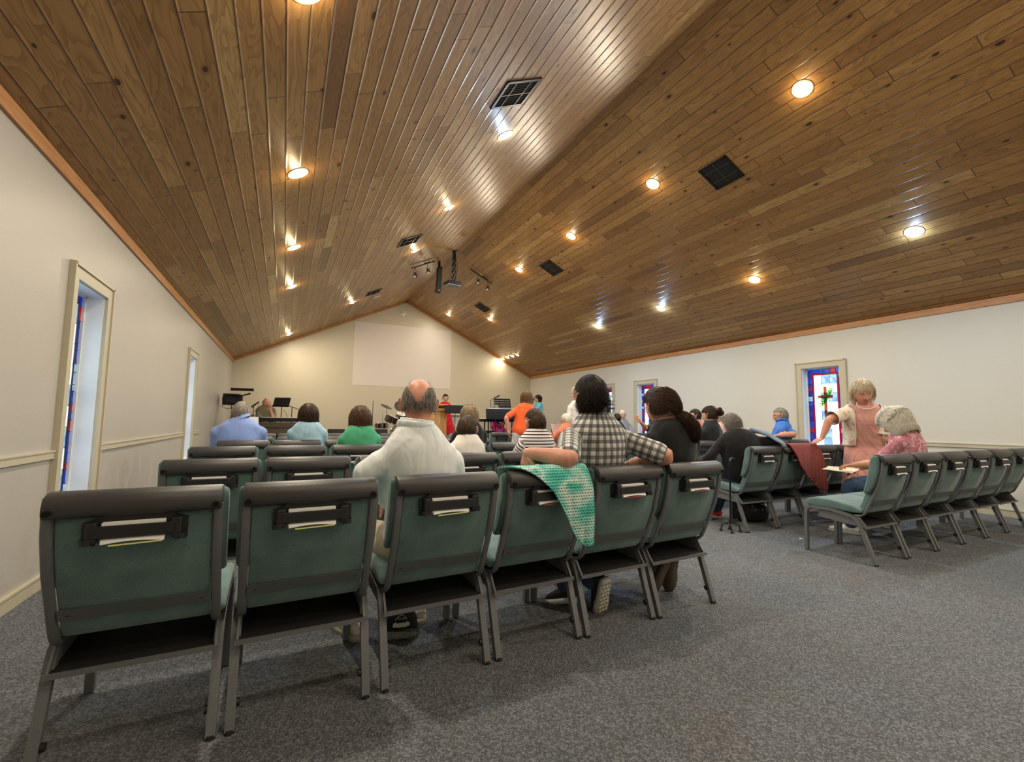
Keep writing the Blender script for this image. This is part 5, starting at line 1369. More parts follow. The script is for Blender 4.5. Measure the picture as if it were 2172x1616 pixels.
# -- seated lady with the white bob
person('lady with a full white bob and a pink floral top, bent over a leaflet', 5.40, 1.95+0.36, 8, htop=1.272, skin='tan', wf=1.12, df=1.1, fem=True, lean=(-0.02, 0.10), headoff=(-0.02, 0.04), head=(-12, -40, 6), hscale=1.06,
       shirt=mat_cloth('pink_floral', (0.66, 0.40, 0.40), 'floral', col2=(0.42, 0.16, 0.20), fold=0.4), sleeve=0.50, pants=C_JEANS, hair=long_hair(H_WHITE, -0.150, 0.040, 3400, 0.007, 75, -0.010, thick=0.008, gap=lambda z: gap_std(z)*0.55), detail=1,
       larm=T(wrist=(5.20, 2.66, 0.70), pole=(-0.6, -0.5, -0.6)), rarm=T(wrist=(5.42, 2.70, 0.66)), shoe=SNK)

# -- on the stage
ZS = 0.38
person('speaker in a red dress and dark cap of hair behind the wooden podium', 4.28, 13.1, 175, z=ZS, htop=1.88, pose='stand', wf=1.0, fem=True, shirt=mat_cloth('red_dress_cloth', (0.62, 0.012, 0.02)), sleeve=0.30, skirt=(mat_cloth('red_skirt_cloth', (0.62, 0.012, 0.02)), 0.35, 0.31), hair=short_hair(H_DARK, 700, 0.02, 0.016, 81, nape=-0.03), detail=1, face=True, glasses=True, neckline=0.3,
       larm=T(wrist=(4.45, 12.85, 1.40)), rarm=T(wrist=(4.10, 12.85, 1.40)), group='people on the stage')
person('bald musician in an olive shirt resting his face on his hand, behind the keyboard', -0.36, 11.75, 195, z=ZS, htop=1.575, skin='ruddy', wf=1.12, df=1.1, shirt=mat_cloth('olive_shirt', (0.17, 0.15, 0.10)), sleeve=0.45, pants=C_DKTR, detail=1, face=True,
       larm=T(elbow=(-0.20, 11.50, 1.03), wrist=(-0.28, 11.52, 1.27)), lhand=((0.0, 0.05, 1), (0, 1, 0)), hair=short_hair(H_GREY, 300, 0.006, 0.003, 83, mask=lambda p: bald_mask(p)), group='people on the stage')
person('woman in a turquoise top singing into a microphone by the front wall', 6.86, 12.0, 75, z=ZS, htop=1.90, pose='stand', wf=1.0, fem=True, shirt=mat_cloth('turquoise_top', (0.16, 0.50, 0.62)), sleeve=0.55, pants=C_DKTR, hair=long_hair(H_BRUN, -0.17, 0.01, 700, seed=85), detail=1, face=True, glasses=True,
       larm=T(wrist=(6.60, 11.95, 1.62), pole=(-0.3, -1, -1)), lhand=((-0.1, 0.3, 0.9), (-1, 0, 0)), rarm=T(wrist=(6.62, 12.06, 1.60), pole=(-0.3, 1, -1)), rhand=((-0.1, -0.3, 0.9), (-1, 0, 0)), group='people on the stage')
person('grey-haired pianist in a magenta top seated behind the electric piano', 5.20, 11.35, 184, z=ZS, htop=1.535, wf=1.0, fem=True, shirt=mat_cloth('magenta_top', (0.55, 0.04, 0.24)), sleeve=0.9, pants=mat_cloth('magenta_skirt', (0.50, 0.04, 0.22)), hair=short_hair(H_SALT, 600, 0.02, 0.01, 87), detail=1, face=True, head=(0, -20, 0), group='people on the stage')
# ================================================================ BLANKETS AND THINGS IN THE PEWS
def mat_crochet(name, cols, holes=True, pitch=0.0150, seed=0.0):
    m, nt, b = new_mat(name); uv = N(nt, 'ShaderNodeUVMap'); sep = N(nt, 'ShaderNodeSeparateXYZ'); nt.links.new(uv.outputs[0], sep.inputs[0]); U, Vv = sep.outputs[0], sep.outputs[1]
    rv = math_n(nt, 'DIVIDE', Vv, pitch*0.93); row = math_n(nt, 'FLOOR', rv); fv = math_n(nt, 'SUBTRACT', math_n(nt, 'FRACT', rv), 0.5)
    ru = math_n(nt, 'ADD', math_n(nt, 'DIVIDE', U, pitch), math_n(nt, 'MULTIPLY', row, 0.5)); fu = math_n(nt, 'SUBTRACT', math_n(nt, 'FRACT', ru), 0.5)
    d = math_n(nt, 'SQRT', math_n(nt, 'ADD', math_n(nt, 'POWER', math_n(nt, 'MULTIPLY', fu, 1.0), 2.0), math_n(nt, 'POWER', math_n(nt, 'MULTIPLY', fv, 1.15), 2.0)))
    mp = N(nt, 'ShaderNodeMapping'); mp.inputs['Scale'].default_value = (3.0, 5.0, 1); mp.inputs['Location'].default_value = (seed, seed, 0); nt.links.new(uv.outputs[0], mp.inputs[0])
    nz = N(nt, 'ShaderNodeTexNoise'); nz.inputs['Scale'].default_value = 2.2; nz.inputs['Detail'].default_value = 3; nt.links.new(mp.outputs[0], nz.inputs['Vector'])
    c = ramp(nt, nz.outputs[0], cols)
    f = N(nt, 'ShaderNodeTexNoise'); f.inputs['Scale'].default_value = 700; nt.links.new(uv.outputs[0], f.inputs['Vector'])
    c = mixc(nt, math_n(nt, 'MULTIPLY', f.outputs[0], 0.25), c, (0.0, 0.0, 0.0), 'MULTIPLY')
    nt.links.new(c, b.inputs['Base Color']); b.inputs['Roughness'].default_value = 0.95; b.inputs['Specular IOR Level'].default_value = 0.1; b.inputs['Sheen Weight'].default_value = 0.3
    if holes: nt.links.new(math_n(nt, 'GREATER_THAN', d, 0.15), b.inputs['Alpha'])
    bump(nt, b, math_n(nt, 'ADD', math_n(nt, 'MINIMUM', d, 0.5), math_n(nt, 'MULTIPLY', f.outputs[0], 0.1)), 1.0, 0.012)
    return m
def drape(name, lab, cat, org, path, xl, xr, mat, thick=0.006, wob=0.004, nu=30, nv=60, seed=0):
    """cloth laid over a chair back: path = [(y, z)] from the front over the crest and down the back; xl/xr = [x] edges per path point"""
    P, _ = spline([(0, a, b_) for a, b_ in path], [1]*len(path), 8); n = len(P)
    L = [0]
    for i in range(1, n): L.append(L[-1]+(P[i]-P[i-1]).length)
    def ed(e, t):
        q = t*(len(e)-1); i = min(int(q), len(e)-2); return e[i]+(e[i+1]-e[i])*(q-i)
    uvs = []
    mb = MB()
    def f(u, v):
        q = v*(n-1); i = min(int(q), n-2); p = P[i].lerp(P[i+1], q-i); x = ed(xl, v)+(ed(xr, v)-ed(xl, v))*u
        w = wob*(sin(x*70+seed+v*3)*min(1, v*2)+0.6*sin(x*31-v*9+seed*2))*max(0, (v-0.35))*2.2
        return (org[0]+x, org[1]+p.y-abs(w)*1.3, p.z+0.002*sin(x*400)*(1 if v > .95 else 0))
    mb.grid(f, nu, nv, thick=thick)
    o = mb.build(name, mat); me = o.data; uv = me.uv_layers.new(name='UVMap'); half = (nu+1)*(nv+1)
    lut = []
    for i in range(nu+1):
        for j in range(nv+1):
            v = j/nv; q = v*(n-1); k = min(int(q), n-2); lut.append((ed(xl, v)+(ed(xr, v)-ed(xl, v))*i/nu, L[k]+(L[k+1]-L[k])*(q-k)))
    for l in me.loops:
        uv.data[l.index].uv = lut[l.vertex_index % half]
    return tag(o, lab, cat)
M_MINT = mat_crochet('mint_yarn', [(0.30, (0.04, 0.50, 0.42)), (0.42, (0.12, 0.66, 0.56)), (0.50, (0.36, 0.82, 0.72)), (0.57, (0.80, 0.93, 0.86)), (0.64, (0.36, 0.80, 0.70)), (0.72, (0.06, 0.55, 0.46))], True)
M_REDY = mat_crochet('red_yarn', [(0.3, (0.26, 0.022, 0.020)), (0.7, (0.36, 0.035, 0.028))], False, 0.012)
drape('crocheted_blanket', 'mint and white crocheted blanket hung over the chair beside the plaid-shirted man', 'blanket', (0, 1.935), [(0.120, 0.79), (0.100, 0.850), (0.065, 0.884), (0.025, 0.892), (-0.012, 0.884), (-0.036, 0.845), (-0.056, 0.780), (-0.062, 0.700), (-0.060, 0.620), (-0.052, 0.550), (-0.046, 0.505)],
      [0.97, 0.94, 0.92, 0.94, 1.01, 1.085, 1.155, 1.205, 1.245, 1.290, 1.345], [1.40, 1.39, 1.385, 1.38, 1.375, 1.38, 1.388, 1.390, 1.392, 1.395, 1.398], M_MINT, 0.007, 0.004, 36, 90, 1)
drape('knitted_blanket', 'dark red knitted blanket hung over a chair back in the second right row', 'blanket', (0, 3.115), [(0.12, 0.79), (0.100, 0.850), (0.065, 0.884), (0.025, 0.894), (-0.012, 0.886), (-0.036, 0.845), (-0.056, 0.760), (-0.060, 0.660), (-0.055, 0.560), (-0.05, 0.460), (-0.045, 0.385)],
      [4.86, 4.85, 4.85, 4.85, 4.87, 4.89, 4.93, 4.99, 5.09, 5.22, 5.36], [5.27, 5.29, 5.30, 5.31, 5.33, 5.36, 5.40, 5.42, 5.44, 5.45, 5.46], M_REDY, 0.014, 0.006, 30, 60, 4)
dj = MB(); dj.tube(*spline([(4.60, 3.36, 1.035), (4.68, 3.30, 1.020), (4.73, 3.22, 0.985), (4.745, 3.15, 0.940), (4.75, 3.09, 0.905), (4.75, 3.065, 0.865)], [(0.020, 0.030), (0.045, 0.020), (0.055, 0.018), (0.052, 0.015), (0.048, 0.013), (0.045, 0.012)], 5), seg=18, up=(1, 0.4, 0.2))
tag(mesh_obj('denim_jacket', [(dj.v, dj.f)], mat_cloth('faded_denim', (0.12, 0.17, 0.23), 'denim', fold=0.5), None, np.array(dj.v)), 'faded blue denim sleeve lying over the first chair of the second right row', 'jacket')

# baseball cap on the floor
e = empty('baseball_cap', 'black baseball cap with white embroidery and an olive visor, lying under a chair', 'cap', (0.600, 2.515, 0.0), radians(172))
M_CAPB = simple('black_cap_cotton', (0.012, 0.012, 0.013), 0.9, noise=0.1, bmp=0.2, bscale=300); M_VIS = simple('olive_visor', (0.045, 0.048, 0.030), 0.85, noise=0.1)
mb = MB(); prof = []
for k in range(11):
    a = pi/2*k/10; prof.append((0.093*cos(a)**0.75+0.0001, 0.012+0.118*sin(a)))
mb.lathe([(0.088, 0.0)]+prof, seg=36); mb.build('crown', M_CAPB, e)
mb = MB(); mb.grid(lambda u, v: ((u-0.5)*0.178*sqrt(max(0.0, 1-(v*0.93)**2.4)), 0.074-0.02*(abs(u-0.5)*2)**2+0.095*v, 0.018-0.010*v-0.030*((u-0.5)*2)**2*(1-v*.5)+0.022), 16, 10, thick=0.004); mb.build('visor', M_VIS, e)
MB().sphere((0, 0, 0.131), (0.007, 0.007, 0.004), 10, 6).build('top_button', M_CAPB, e)
def capp(a, z): r = 0.0955*cos(math.asin(min(1, max(0, (z-0.012)/0.118))))**0.75+0.002; return (r*sin(a), r*cos(a), z)
mb = MB()
for k in range(9):        # block letters seen only as worn white stitching
    a = -0.42+0.105*k; h = 0.017+0.003*(k % 2)
    mb.tube([capp(a-.03, 0.052), capp(a-.03, 0.052+h)], 0.0022, seg=6)
    mb.tube([capp(a+.025, 0.052), capp(a+.025, 0.052+h)], 0.0022, seg=6)
    zz = 0.052+h*(0.5 if k % 3 == 0 else (1.0 if k % 3 == 1 else 0.0)); mb.tube([capp(a-.03, zz), capp(a+.025, zz)], 0.0022, seg=6)
mb.build('embroidered_lettering', M_SHOEW, e)
mb = MB(); mb.tube([capp(-0.38+0.076*k, 0.082+0.020*sin(pi*k/10)) for k in range(11)], 0.0028, seg=6); mb.tube([capp(-0.22+0.05*k, 0.080+0.012*abs(sin(k*1.3))) for k in range(10)], 0.0035, seg=6)
mb.build('grey_emblem', simple('grey_thread', (0.22, 0.21, 0.22), 0.8), e)
mb = MB(); mb.sphere(capp(1.15, 0.045), (0.004, 0.009, 0.009), 10, 6); mb.build('side_patch', simple('cream_patch', (0.6, 0.56, 0.45), 0.8), e)

# black shoulder bag on the floor under the second right row
e = empty('handbag', 'black slouchy handbag on the floor under the second right row', 'bag', (4.86, 3.56, 0), radians(-20)); M_BAG = simple('black_bag_leather', (0.012, 0.012, 0.016), 0.42, noise=0.2, bmp=0.4, bscale=14)
mb = MB(); mb.tube(*spline([(0, 0, 0.004), (0, 0, 0.03), (0, 0, 0.11), (0, 0.005, 0.18), (0.01, 0.01, 0.225), (0.01, 0.01, 0.240)], [(0.13, 0.08), (0.185, 0.115), (0.20, 0.12), (0.175, 0.10), (0.12, 0.06), (0.05, 0.03)], 5), seg=26, up=(1, 0, 0)); mb.build('bag_body', M_BAG, e)
MB().tube([(-0.11, -0.03, 0.205), (-0.10, -0.09, 0.235), (-0.03, -0.12, 0.225), (0.06, -0.11, 0.22), (0.12, -0.06, 0.21)], (0.010, 0.005), seg=8, up=(0, 0, 1)).build('shoulder_strap', M_BAG, e)
MB().box((-0.03, -0.119, 0.14), (0.03, 0.004, 0.012)).box((0.05, -0.117, 0.145), (0.012, 0.004, 0.016)).build('buckle', simple('dull_nickel', (0.4, 0.4, 0.4), 0.3, 0.9), e)

# quad cane hooked by the chair
e = empty('walking_cane', 'thin black four-footed walking cane standing beside the aisle-end chair', 'cane', (4.17, 3.30, 0), 0.0); M_CANE = simple('black_cane_metal', (0.015, 0.015, 0.018), 0.4, 0.4)
sh = MB().tube([(0, 0, 0.10), (-0.075, -0.07, 0.52), (-0.10, -0.095, 0.70)], 0.0085, seg=10).build('shaft', M_CANE, e)
MB().tube([(-0.099, -0.094, 0.69), (-0.103, -0.098, 0.73), (-0.085, -0.09, 0.750), (-0.04, -0.08, 0.752), (-0.005, -0.07, 0.742)], 0.012, seg=12).build('handle', M_BLKPL, e)
MB().tube([(-0.05, 0, 0.085), (0, 0, 0.105), (0.05, 0, 0.085)], 0.009, seg=8).tube([(0, -.03, 0.095), (0, .03, 0.095)], 0.009, seg=8).build('base_bar', M_CANE, e)
for sx in (-1, 1):
    for sy in (-1, 1):
        lg_ = MB().tube([(sx*0.045, sy*0.01, 0.088), (sx*0.060, sy*0.055, 0.062), (sx*0.063, sy*0.065, 0.012)], 0.007, seg=8).build('cane_leg', M_CANE, e)
        MB().lathe([(0.0001, 0), (0.015, 0.0), (0.013, 0.022), (0.009, 0.026)], c=(sx*0.063, sy*0.065, 0)).build('rubber_tip', M_BLKPL, lg_)

def sheet(name, lab, cat, pts, parent=None, col=M_PAPER, thick=0.0012, bend=0.01):
    """a sheet of paper through four corners a b c d (in order)"""
    a, b_, c, d = (Vector(p) for p in pts); n = (b_-a).cross(d-a).normalized()
    o = MB().grid(lambda u, v: a.lerp(b_, u).lerp(d.lerp(c, u), v)+n*bend*sin(pi*u)*sin(pi*v*.8+.3), 8, 8, thick=thick).build(name, col, parent)
    return tag(o, lab, cat) if lab else o
lf = sheet('leaflet', 'open cream printed leaflet held on the lap of the white-haired lady', 'leaflet', [(5.05, 2.88, 0.645), (5.30, 2.95, 0.66), (5.42, 2.70, 0.655), (5.14, 2.64, 0.625)], col=simple('cream_paper', (0.80, 0.74, 0.60), 0.7, noise=0.02), bend=0.02)
MB().tube([(5.19+0.045*cos(a), 2.80+0.035*sin(a), 0.668+0.006*cos(a)) for a in [0.4+k*0.5 for k in range(10)]], 0.0014, seg=5).tube([(5.22, 2.74, 0.672), (5.26, 2.80, 0.676), (5.31, 2.83, 0.674)], 0.0012, seg=5).build('printed_drawing', simple('grey_ink', (0.25, 0.24, 0.22), 0.7), lf)
sheet('song_sheet', 'white printed sheet held up by the man in the coral shirt', 'paper', [(4.34, 7.14, 1.07), (4.55, 7.10, 1.06), (4.62, 7.18, 0.85), (4.44, 7.22, 0.84)], bend=0.012)
sheet('bulletin', 'white folded bulletin just right of the periwinkle-shirted man', 'paper', [(-0.40, 6.05, 1.125), (-0.27, 6.05, 1.12), (-0.26, 6.02, 0.96), (-0.39, 6.02, 0.97)])
tag(MB().lathe([(0.0001, 0.002), (0.011, 0.002), (0.013, 0.0), (0.0001, 0.0)], c=(4.555, 2.822, 0.0005)).build('paper_scrap', M_PAPER), 'tiny white scrap of paper on the carpet in the right aisle', 'paper scrap')

# ================================================================ HANGING FROM THE CEILING
M_BLK = simple('satin_black', (0.008, 0.008, 0.009), 0.6, noise=0.05, spec=0.25); M_CHR = simple('chrome', (0.75, 0.75, 0.76), 0.15, 1.0); M_DKM = simple('dark_bronze', (0.045, 0.035, 0.028), 0.4, 0.5)
# projector on its pole
top = slope_pt(XC-0.06, 9.57)
e = empty('ceiling_projector', 'black and grey projector hanging on a cabled pole from the roof ridge', 'projector', (3.235, 9.57, 4.155), radians(8))
dz = top.z-4.155
MB().tube([(0.02, 0, 0.06), (0.02, 0, dz)], 0.030, seg=14).build('pole', M_BLK, e)
mb = MB()
for k in range(4):
    mb.tube([(0.02+0.038*cos(k*1.6+t*0.9+0.3*sin(t*3)), 0.038*sin(k*1.6+t*0.9), 0.05+(dz-0.10)*t/9) for t in range(10)], 0.011, seg=7)
mb.tube([(0.05, -0.03, dz*.72), (0.085, -0.04, dz*.5), (0.08, -0.03, dz*.3), (0.05, -.02, 0.1)], 0.006, seg=6).tube([(-0.03, -0.03, dz*.6), (-0.075, -0.03, dz*.4), (-0.07, -0.03, dz*.2), (-.02, -.02, .08)], 0.006, seg=6)
mb.build('cable_bundle', M_BLKPL, e)
rbox(MB(), (0, 0, 0), (0.33, 0.27, 0.085), 0.018, 3).build('projector_body', M_BLK, e)
rbox(MB(), (0, 0, -0.040), (0.31, 0.25, 0.035), 0.012, 3).build('grey_underside', simple('grey_projector_plastic', (0.22, 0.21, 0.20), 0.5), e)
MB().lathe([(0.028, 0.0), (0.034, 0.0), (0.034, 0.03), (0.020, 0.03), (0.0001, 0.022)], c=(0.08, 0.135, 0), rot=Matrix.Rotation(radians(-90), 3, 'X')).build('lens', M_CHR, e)
mb = MB()
for k in range(7): mb.box((0.166, -0.09+0.022*k, 0), (0.004, 0.010, 0.045))
mb.build('air_grille', M_BLKPL, e)
mb = MB().box((0.02, 0, dz-0.01), (0.16, 0.10, 0.02)); mb.tube([(0.02, 0, dz-.05), (0.09, 0, dz-.035)], 0.012, seg=8); mb.build('ceiling_plate', M_DKM, e)
# slim array speaker
e = empty('hanging_speaker', 'tall slim curved black loudspeaker hanging left of the projector', 'loudspeaker', (3.10, 10.2, 4.39), radians(0))
R_ = Matrix.Rotation(radians(3), 3, 'Y')
mb = MB(); sec = []
for k in range(9):
    t = k/8; z = 0.30-0.60*t; sec.append((R_ @ V3(0.0, -0.045*sin(pi*t)+0.02, z)))
mb.tube(sec, (0.082, 0.070), seg=4, up=(1, 0, 0)); o = mb.build('speaker_cabinet', M_BLK, e, bevel=0.008)
mb = MB()
for k in range(22):
    t = (k+0.5)/22; z = 0.285-0.57*t; p = R_ @ V3(0, -0.045*sin(pi*t)-0.036, z); mb.box(p, (0.105, 0.004, 0.016))
mb.build('speaker_grille', simple('grille_black', (0.03, 0.03, 0.03), 0.7), e)
MB().box(R_ @ V3(0.015, -0.052, -0.245), (0.036, 0.004, 0.013)).build('silver_badge', simple('silver_badge', (0.8, 0.8, 0.8), 0.3, 0.2), e)
mb = MB().tube([(0.01, 0.02, 0.30), (0.01, 0.02, 0.56)], 0.028, seg=12).box((0.03, 0.02, 0.33), (0.09, 0.05, 0.03)); mb.build('hanging_bracket', M_BLK, e)
# track lights
def track(lab, p0, p1, heads):
    a, b_ = Vector(p0), Vector(p1); e = empty('track_light', lab, 'track light', a.lerp(b_, 0.5)); o = a.lerp(b_, 0.5)
    up = V3(0, 1, 0).cross((b_-a).normalized()).normalized()
    MB().tube([a-o, b_-o], (0.020, 0.018), seg=4, up=(0, 1, 0)).build('track_bar', M_DKM, e)
    MB().tube([(a-o).lerp(b_-o, 0.55)+V3(0, 0, .012), (a-o).lerp(b_-o, 0.80)+V3(0, 0, 0.012)], (0.030, 0.024), seg=4, up=(0, 1, 0)).build('power_box', M_DKM, e)
    for t, dx in heads:
        c = (a-o).lerp(b_-o, t)+V3(0, 0, -0.02)
        h = MB().tube([c, c+V3(0, 0, -0.05)], 0.009, seg=8).tube([c+V3(0, 0, -0.045)+V3(0.045*sin(q), 0, -0.045+0.045*cos(q)) for q in [k*pi/10 for k in range(11)]], 0.005, seg=6).tube([c+V3(0, 0, -0.045)+V3(-0.045*sin(q), 0, -0.045+0.045*cos(q)) for q in [k*pi/10 for k in range(11)]], 0.005, seg=6).build('lamp_head', M_DKM, e)
        R2 = Matrix.Rotation(radians(dx), 3, 'Y') @ Matrix.Rotation(radians(-25), 3, 'X')
        MB().lathe([(0.010, 0.03), (0.020, 0.0), (0.034, -0.05), (0.052, -0.085), (0.050, -0.086), (0.030, -0.050), (0.0001, -0.02)], c=c+V3(0, 0, -0.11), rot=R2, seg=20).build('bell_shade', simple('pewter_shade', (0.20, 0.18, 0.16), 0.3, 0.8), h)
A = slope_pt(2.34, 9.83); B_ = slope_pt(2.86, 9.83); track('short bronze track light with two bell lamps left of the speaker', A+V3(.02, 0, -0.04), B_+V3(.02, 0, -0.04), ((0.16, 8), (0.70, -6)))
A = slope_pt(3.85, 10.05); B_ = slope_pt(4.42, 10.05); track('short bronze track light with two bell lamps right of the projector', A+V3(-.02, 0, -0.04), B_+V3(-.02, 0, -0.04), ((0.36, 8), (0.82, 15)))

# ================================================================ THE STAGE
st_ = struct(MB().box((XC, (10.75+YF)/2, ZS/2), (XR-XL, YF-10.75, ZS)).build('trim_stage', bpy.data.materials['loop_carpet'], smooth=False))
st_.name = 'trim_40'  # the raised carpeted stage platform itself, no trim board
def stand_base(e, z0=0.0, h=0.9, spread=0.22, r=0.009, ang=0.3, mat=None):
    mat = mat or M_BLK
    for k in range(3):
        a = ang+k*2*pi/3; MB().tube([(0, 0, z0+0.24), (spread*.55*cos(a), spread*.55*sin(a), z0+0.12), (spread*cos(a), spread*sin(a), z0+0.008)], r*.9, seg=7).build('stand_leg', mat, e)
    MB().tube([(0, 0, z0+0.08), (0, 0, z0+h)], r, seg=10).build('pole', mat, e)
def music_stand(lab, x, y, rz, h, tilt=25, w=0.52, hh=0.34, wire=False, z=ZS):
    e = empty('music_stand', lab, 'music stand', (x, y, z), radians(rz)); stand_base(e, 0, h-0.10)
    R2 = Matrix.Rotation(radians(-tilt), 3, 'X'); mb = MB()
    if not wire:
        mb.box((0, 0, h), (w, 0.006, hh), rot=R2); mb.build('desk', M_BLK, e)
        MB().box(V3(0, 0, h)+R2 @ V3(0, -0.03, -hh/2), (w, 0.06, 0.006), rot=R2).build('ledge', M_BLK, e)
    else:
        for k in range(5): mb.box(V3(0, 0, h)+R2 @ V3(0, 0, -hh/2+hh*(k+0.5)/5), (w, 0.005, hh/5-0.012), rot=R2)
        for k in (-1, -.33, .33, 1): mb.box(V3(0, 0, h)+R2 @ V3(k*(w/2-.006), 0.003, 0), (0.012, 0.005, hh), rot=R2)
        mb.build('desk', M_BLK, e)
    return e
def mic(e, p, d, r=0.024):
    d = Vector(d).normalized(); p = Vector(p); o = MB().tube([p, p+d*0.15], [0.012, 0.019], seg=12).build('microphone', M_BLK, e); MB().sphere(p+d*0.165, (r, r, r*1.15), 14, 10, rot=d.to_track_quat('Z', 'Y').to_matrix()).build('mic_grille', simple('mic_mesh', (0.06, 0.06, 0.065), 0.4, 0.7), o)
def mic_stand(lab, x, y, rz, h, boom, md, z=ZS):
    e = empty('microphone_stand', lab, 'microphone stand', (x, y, z), radians(rz)); stand_base(e, 0, h, 0.25, 0.008, 0.8)
    if boom: MB().tube([(0, 0, h), boom], 0.007, seg=8).build('boom_arm', M_BLK, e); mic(e, boom, md); MB().tube([boom, (boom[0]*.7, boom[1]*.7+.02, boom[2]-0.25), (boom[0]*.3, 0.02, h-.3), (0.01, 0.01, h*.4)], 0.004, seg=6).build('cable', M_BLKPL, e)
    return e
# left group
e = music_stand('black music stand with its desk laid flat, seen edge-on, far left', -0.88, 12.0, 0, 1.725-ZS, 86, 0.45, 0.30)
mic_stand('boom microphone stand beside the flat music stand, far left', -1.02, 11.9, 0, 1.50-ZS, (0.13, -0.05, 1.60-ZS), (1, 0, 0.35))
e = empty('stage_monitor', 'black boxy monitor speaker on a pole in the front left corner', 'speaker', (-1.10, 12.25, ZS), radians(15)); stand_base(e, 0, 1.02)
MB().prism([(-0.17, -0.10), (0.13, -0.14), (0.19, 0.02), (0.10, 0.13), (-0.12, 0.10)], -0.17, 0.17).build('cabinet', M_BLK, e, bevel=0.012).location = (0, 0, 1.16)
MB().tube([(-0.15, -0.1, 1.08), (-0.22, -0.16, 0.98), (-0.12, -0.18, 0.93), (0, -0.15, 0.96), (0.0, -0.05, 0.9)], 0.006, seg=6).build('cable', M_BLKPL, e)
e = empty('potted_plant', 'leafy green potted plant in the front left corner', 'plant', (-0.88, 12.9, ZS)); MB().lathe([(0.0001, 0), (0.13, 0), (0.17, 0.30), (0.18, 0.32), (0.16, 0.32), (0.15, 0.28), (0.0001, 0.28)]).build('pot', simple('brown_pot', (0.10, 0.05, 0.03), 0.5), e)
mb = MB(); mbs = MB(); rp = random.Random(5)
for k in range(130):
    a = rp.uniform(0, 6.28); rr = 0.26*sqrt(rp.random()); zz = rp.uniform(0.35, 0.86)-0.25*rr; L = rp.uniform(0.10, 0.17); w = L*0.30; tl = rp.uniform(-0.6, 0.5); p = V3(rr*cos(a), rr*sin(a), zz); R2 = Matrix.Rotation(a+rp.uniform(-.6, .6), 3, 'Z') @ Matrix.Rotation(tl, 3, 'Y')
    mb.grid(lambda u, v: p+R2 @ V3(L*u, (v-.5)*w*2*sin(pi*min(1, u*.96+.02))**.8, -0.06*L*u*u*8+0.02*abs(v-.5)), 5, 2, thick=0.0015)
    if k % 4 == 0: mbs.tube([(0, 0, 0.28), (p.x*.5, p.y*.5, p.z*.7), tuple(p)], 0.005, seg=5)
mb.build('foliage', simple('dark_green_leaf', (0.015, 0.055, 0.018), 0.45, noise=0.4, nscale=12), e); mbs.build('stem', simple('green_stem', (0.06, 0.10, 0.03), 0.6), e)
e = mic_stand('boom microphone stand right of the bald musician', 0.14, 11.3, 0, 1.37-ZS, None, None)
MB().tube([(-0.16, 0, 1.42-ZS), (0, 0, 1.365-ZS), (0.17, 0, 1.30-ZS)], 0.007, seg=8).build('boom_arm', M_BLK, e)
e = music_stand('black tilted tablet stand in front of the bald musician', -0.07, 11.45, -18, 1.47-ZS, 30, 0.34, 0.24); MB().tube([(0.05, 0, 1.30-ZS), (0.12, -0.02, 1.2-ZS), (0.14, 0, 1.0-ZS), (0.03, 0, .8-ZS)], 0.005, seg=6).build('cable', M_BLKPL, e)
mic_stand('microphone on a short arm left of the bald musician', -0.62, 11.5, 0, 1.38-ZS, (0.10, 0.0, 1.47-ZS), (-0.5, 0, -0.45))
e = empty('keyboard', 'black electric keyboard on a wooden cabinet in front of the bald musician', 'keyboard', (-0.02, 11.15, ZS))
rbox(MB(), (0, 0, 0.70), (0.98, 0.30, 0.085), 0.012).build('keyboard_body', M_BLK, e)
MB().box((0, 0.085, 0.745), (0.84, 0.12, 0.010)).build('white_keys', M_PAPER, e)
wd = mat_wood('dark_walnut', (0.030, 0.018, 0.010), (0.085, 0.050, 0.025), 0.5, 0)
MB().box((0, 0.02, 0.59), (1.02, 0.36, 0.11)).box((-0.47, 0.02, 0.30), (0.06, 0.34, 0.60)).box((0.47, 0.02, 0.30), (0.06, 0.34, 0.60)).box((0, -0.12, 0.45), (0.92, 0.02, 0.18)).build('wooden_cabinet', wd, e, smooth=False)
def stool(lab, x, y, z=ZS, h=0.46, w=0.36):
    e = empty('stool', lab, 'stool', (x, y, z)); rbox(MB(), (0, 0, h-0.03), (w, 0.32, 0.06), 0.02).build('seat', M_BLK, e)
    for sx in (-1, 1):
        for sy in (-1, 1): MB().tube([(sx*w*.38, sy*.12, h-.05), (sx*w*.46, sy*.15, 0.0)], 0.013, seg=8).build('leg', M_BLK, e)
stool('black padded stool under the bald musician', -0.36, 11.77); stool('black padded bench under the pianist', 5.20, 11.38, w=0.6)
# floor monitors
for x, y, l in ((1.07, 11.15, 'black wedge stage monitor behind the woman with the dark bob'), (2.03, 11.15, 'black wedge stage monitor just left of the drum set')):
    e = empty('wedge_monitor', l, 'speaker', (x, y, ZS), group='black stage wedges'); pr_ = [(-0.20, 0), (0.20, 0), (0.20, 0.36), (0.04, 0.50), (-0.08, 0.50)]
    MB().prism(pr_, -0.18, 0.18).build('cabinet', M_BLK, e, bevel=0.015); MB().prism([(0.215, 0.03), (0.215, 0.33), (0.20, 0.33), (0.20, 0.03)], -0.15, 0.15).build('front_grille', simple('grille_black', (0.03, 0.03, 0.03), 0.7), e)
